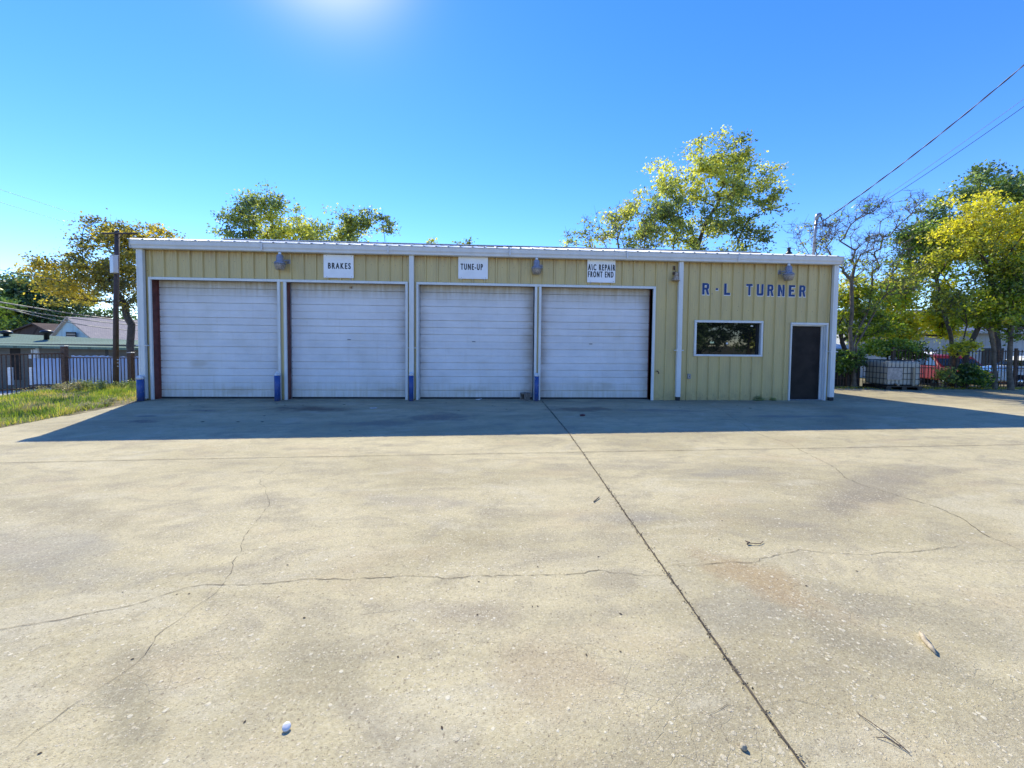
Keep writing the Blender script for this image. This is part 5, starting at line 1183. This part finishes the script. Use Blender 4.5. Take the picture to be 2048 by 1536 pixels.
# brown stone in the shade
def stone(name, loc, r, mat, label, cat, seed=0, sc=(1, 1, 1)):
    bm = bmesh.new(); bmesh.ops.create_icosphere(bm, subdivisions=2, radius=r)
    for v in bm.verts:
        d = 1+.3*mnoise.noise(v.co*1.2/r+Vector((seed, 0, 0))); v.co = Vector((v.co.x*sc[0], v.co.y*sc[1], v.co.z*sc[2]))*d
    me = bpy.data.meshes.new(name); bm.to_mesh(me); bm.free(); me.materials.append(mat); o = bpy.data.objects.new(name, me); COL.objects.link(o); o.location = (loc[0], loc[1], zg(loc[0], loc[1])+r*sc[2]*.7)
    return tag(o, label, cat)
stone('brick_chunk', (10.57, -2.35), .05, M['jamb'], 'small reddish chunk on the shaded concrete before the last overhead door', 'rubble', 1, (1.2, .8, .5))
stone('pebble', (9.57, -8.965), .012, M['barkpale'], 'pale brown pebble in the sunlit foreground left of the long joint', 'pebble', 2)
# bottle cap like disc, tilted
g = MB(); g.lathe([(.003, .008), (.011, .008), (.015, .005), (.016, 0), (.015, 0), (.003, .003)], n=20, M=Matrix.Translation((7.85, -8.79, zg(7.85, -8.79)+.010)) @ Matrix.Rotation(R(28), 4, Vector((1, .4, 0)))); 
g.build('bottle_cap', simple('shiny_cap', (.74, .72, .70), .35, .1, 40, .0), label='shiny pale bottle cap in the foreground at the lower left', cat='bottle cap')
z0 = zg(10.8, -8.5)
g = MB(); g.tube([(10.85, -8.47, z0+.012), (10.828, -8.495, z0+.018), (10.805, -8.53, z0+.016), (10.795, -8.565, z0+.012), (10.775, -8.60, z0+.010)], [.006, .012, .011, .012, .004], 8)
g.build('bark_piece', simple('pale_bark', (.55, .45, .30), .85, .3, 40), label='curved pale strip of bark lying on the right foreground concrete', cat='bark')
z0 = zg(10.1, -9)
g = MB()
g.tube([(10.12, -8.86, z0+.004), (10.135, -8.92, z0+.012), (10.15, -8.975, z0+.014), (10.163, -9.02, z0+.006)], .0016, 5)
g.tube([(10.10, -8.955, z0+.003), (10.13, -8.968, z0+.012), (10.155, -9.0, z0+.010), (10.163, -9.02, z0+.006)], .0016, 5)
g.tube([(10.148, -8.955, z0+.018), (10.14, -8.935, z0+.012)], .0012, 5); g.tube([(10.135, -8.95, z0+.003), (10.155, -8.995, z0+.004)], .0012, 5)
g.build('twig', M['twig'], label='forked brown twig on the concrete at the lower right', cat='twig')
z0 = zg(10.6, -7.55)
g = MB(); g.tube([(10.57, -7.545, z0+.01), (10.62, -7.56, z0+.012), (10.66, -7.55, z0+.008), (10.69, -7.53, z0+.012)], .0028, 5); g.tube([(10.545, -7.56, z0+.008), (10.57, -7.545, z0+.014), (10.55, -7.53, z0+.02)], [.004, .009, .003], 6)
g.build('twig', M['twig'], label='small curled twig with a dark bud right of the long joint', cat='twig')
g = MB(); g.tube([(14.9, -5.75, .03), (15.15, -5.6, .035), (15.3, -5.55, .03)], .006, 5); g.build('twig', M['barkl'], label='thin pale stick lying far right on the sunlit concrete', cat='twig')
g = MB(); z0 = zg(9.7, -6.6); g.tube([(9.62, -6.72, z0+.006), (9.7, -6.62, z0+.012)], .005, 5); g.build('twig', M['barkl'], label='short pale stick left of the long joint in the middle of the lot', cat='twig')
# scattered dead leaves: one kind, many copies
spots = [(6.44, -7.87), (6.78, -7.91), (6.85, -7.91), (7.49, -5.42), (6.43, -5.9), (7.63, -8.16), (8.57, -7.89), (8.57, -8.19), (8.2, -8.46), (7.67, -8.75), (7.0, -8.83), (6.95, -8.4), (7.75, -7.74), (7.28, -7.63), (8.45, -8.82),
         (8.96, -7.75), (8.88, -8.14), (8.91, -8.14), (9.4, -7.65), (9.59, -7.57), (9.36, -8.23), (9.1, -8.5), (9.27, -8.49), (10.76, -7.23), (10.39, -7.46), (11.93, -6.73), (10.6, -7.16), (11.68, -7.21), (11.05, -7.92), (10.59, -8.05), (9.78, -8.28), (14.03, -6.02), (12.24, -6.29),
         (3.89, -.9), (4.14, -.76), (4.3, -.9), (2.58, -1.55), (3.26, -2.64), (3.92, -2.67), (1.72, -.82), (4.37, -2.69), (4.09, -2.11), (7.59, -.54), (7.98, -1.67), (8.73, -1.01), (9.04, -1.5), (10.21, -1.09), (6.28, -3.53), (14.78, -1.48), (13.18, -1.29), (14.8, -.98), (3.6, -.7), (5.2, -.8), (12.0, -.9), (2.2, -1.1)]
bm = bmesh.new(); pr = [(-.5, 0), (-.25, .22), (.1, .28), (.5, 0), (.1, -.26), (-.25, -.2)]
vs = [bm.verts.new((x, y, .25*abs(y)+.10*x*x+.03)) for x, y in pr]; c0 = bm.verts.new((0, 0, .01))
for i in range(6): bm.faces.new((vs[i], vs[(i+1) % 6], c0))
me = bpy.data.meshes.new('dead_leaf'); bm.to_mesh(me); bm.free(); me.materials.append(M['deadleaf'])
rr = random.Random(3)
for i, (x, y) in enumerate(spots):
    o = bpy.data.objects.new('dead_leaf', me); COL.objects.link(o); near = y < -5
    s_ = rr.uniform(.009, .019) if near else rr.uniform(.05, .085)
    o.location = (x, y, zg(x, y)+.001); o.scale = (s_, s_, s_); o.rotation_euler = (0, 0, rr.uniform(0, 6))
    tag(o, 'tiny curled dead leaf on the sunlit concrete' if y < -4 else 'small dark dead leaf on the shaded concrete before the overhead doors', 'dead leaf', 'dead leaves on the sunlit concrete' if y < -4 else 'dead leaves on the shaded concrete')
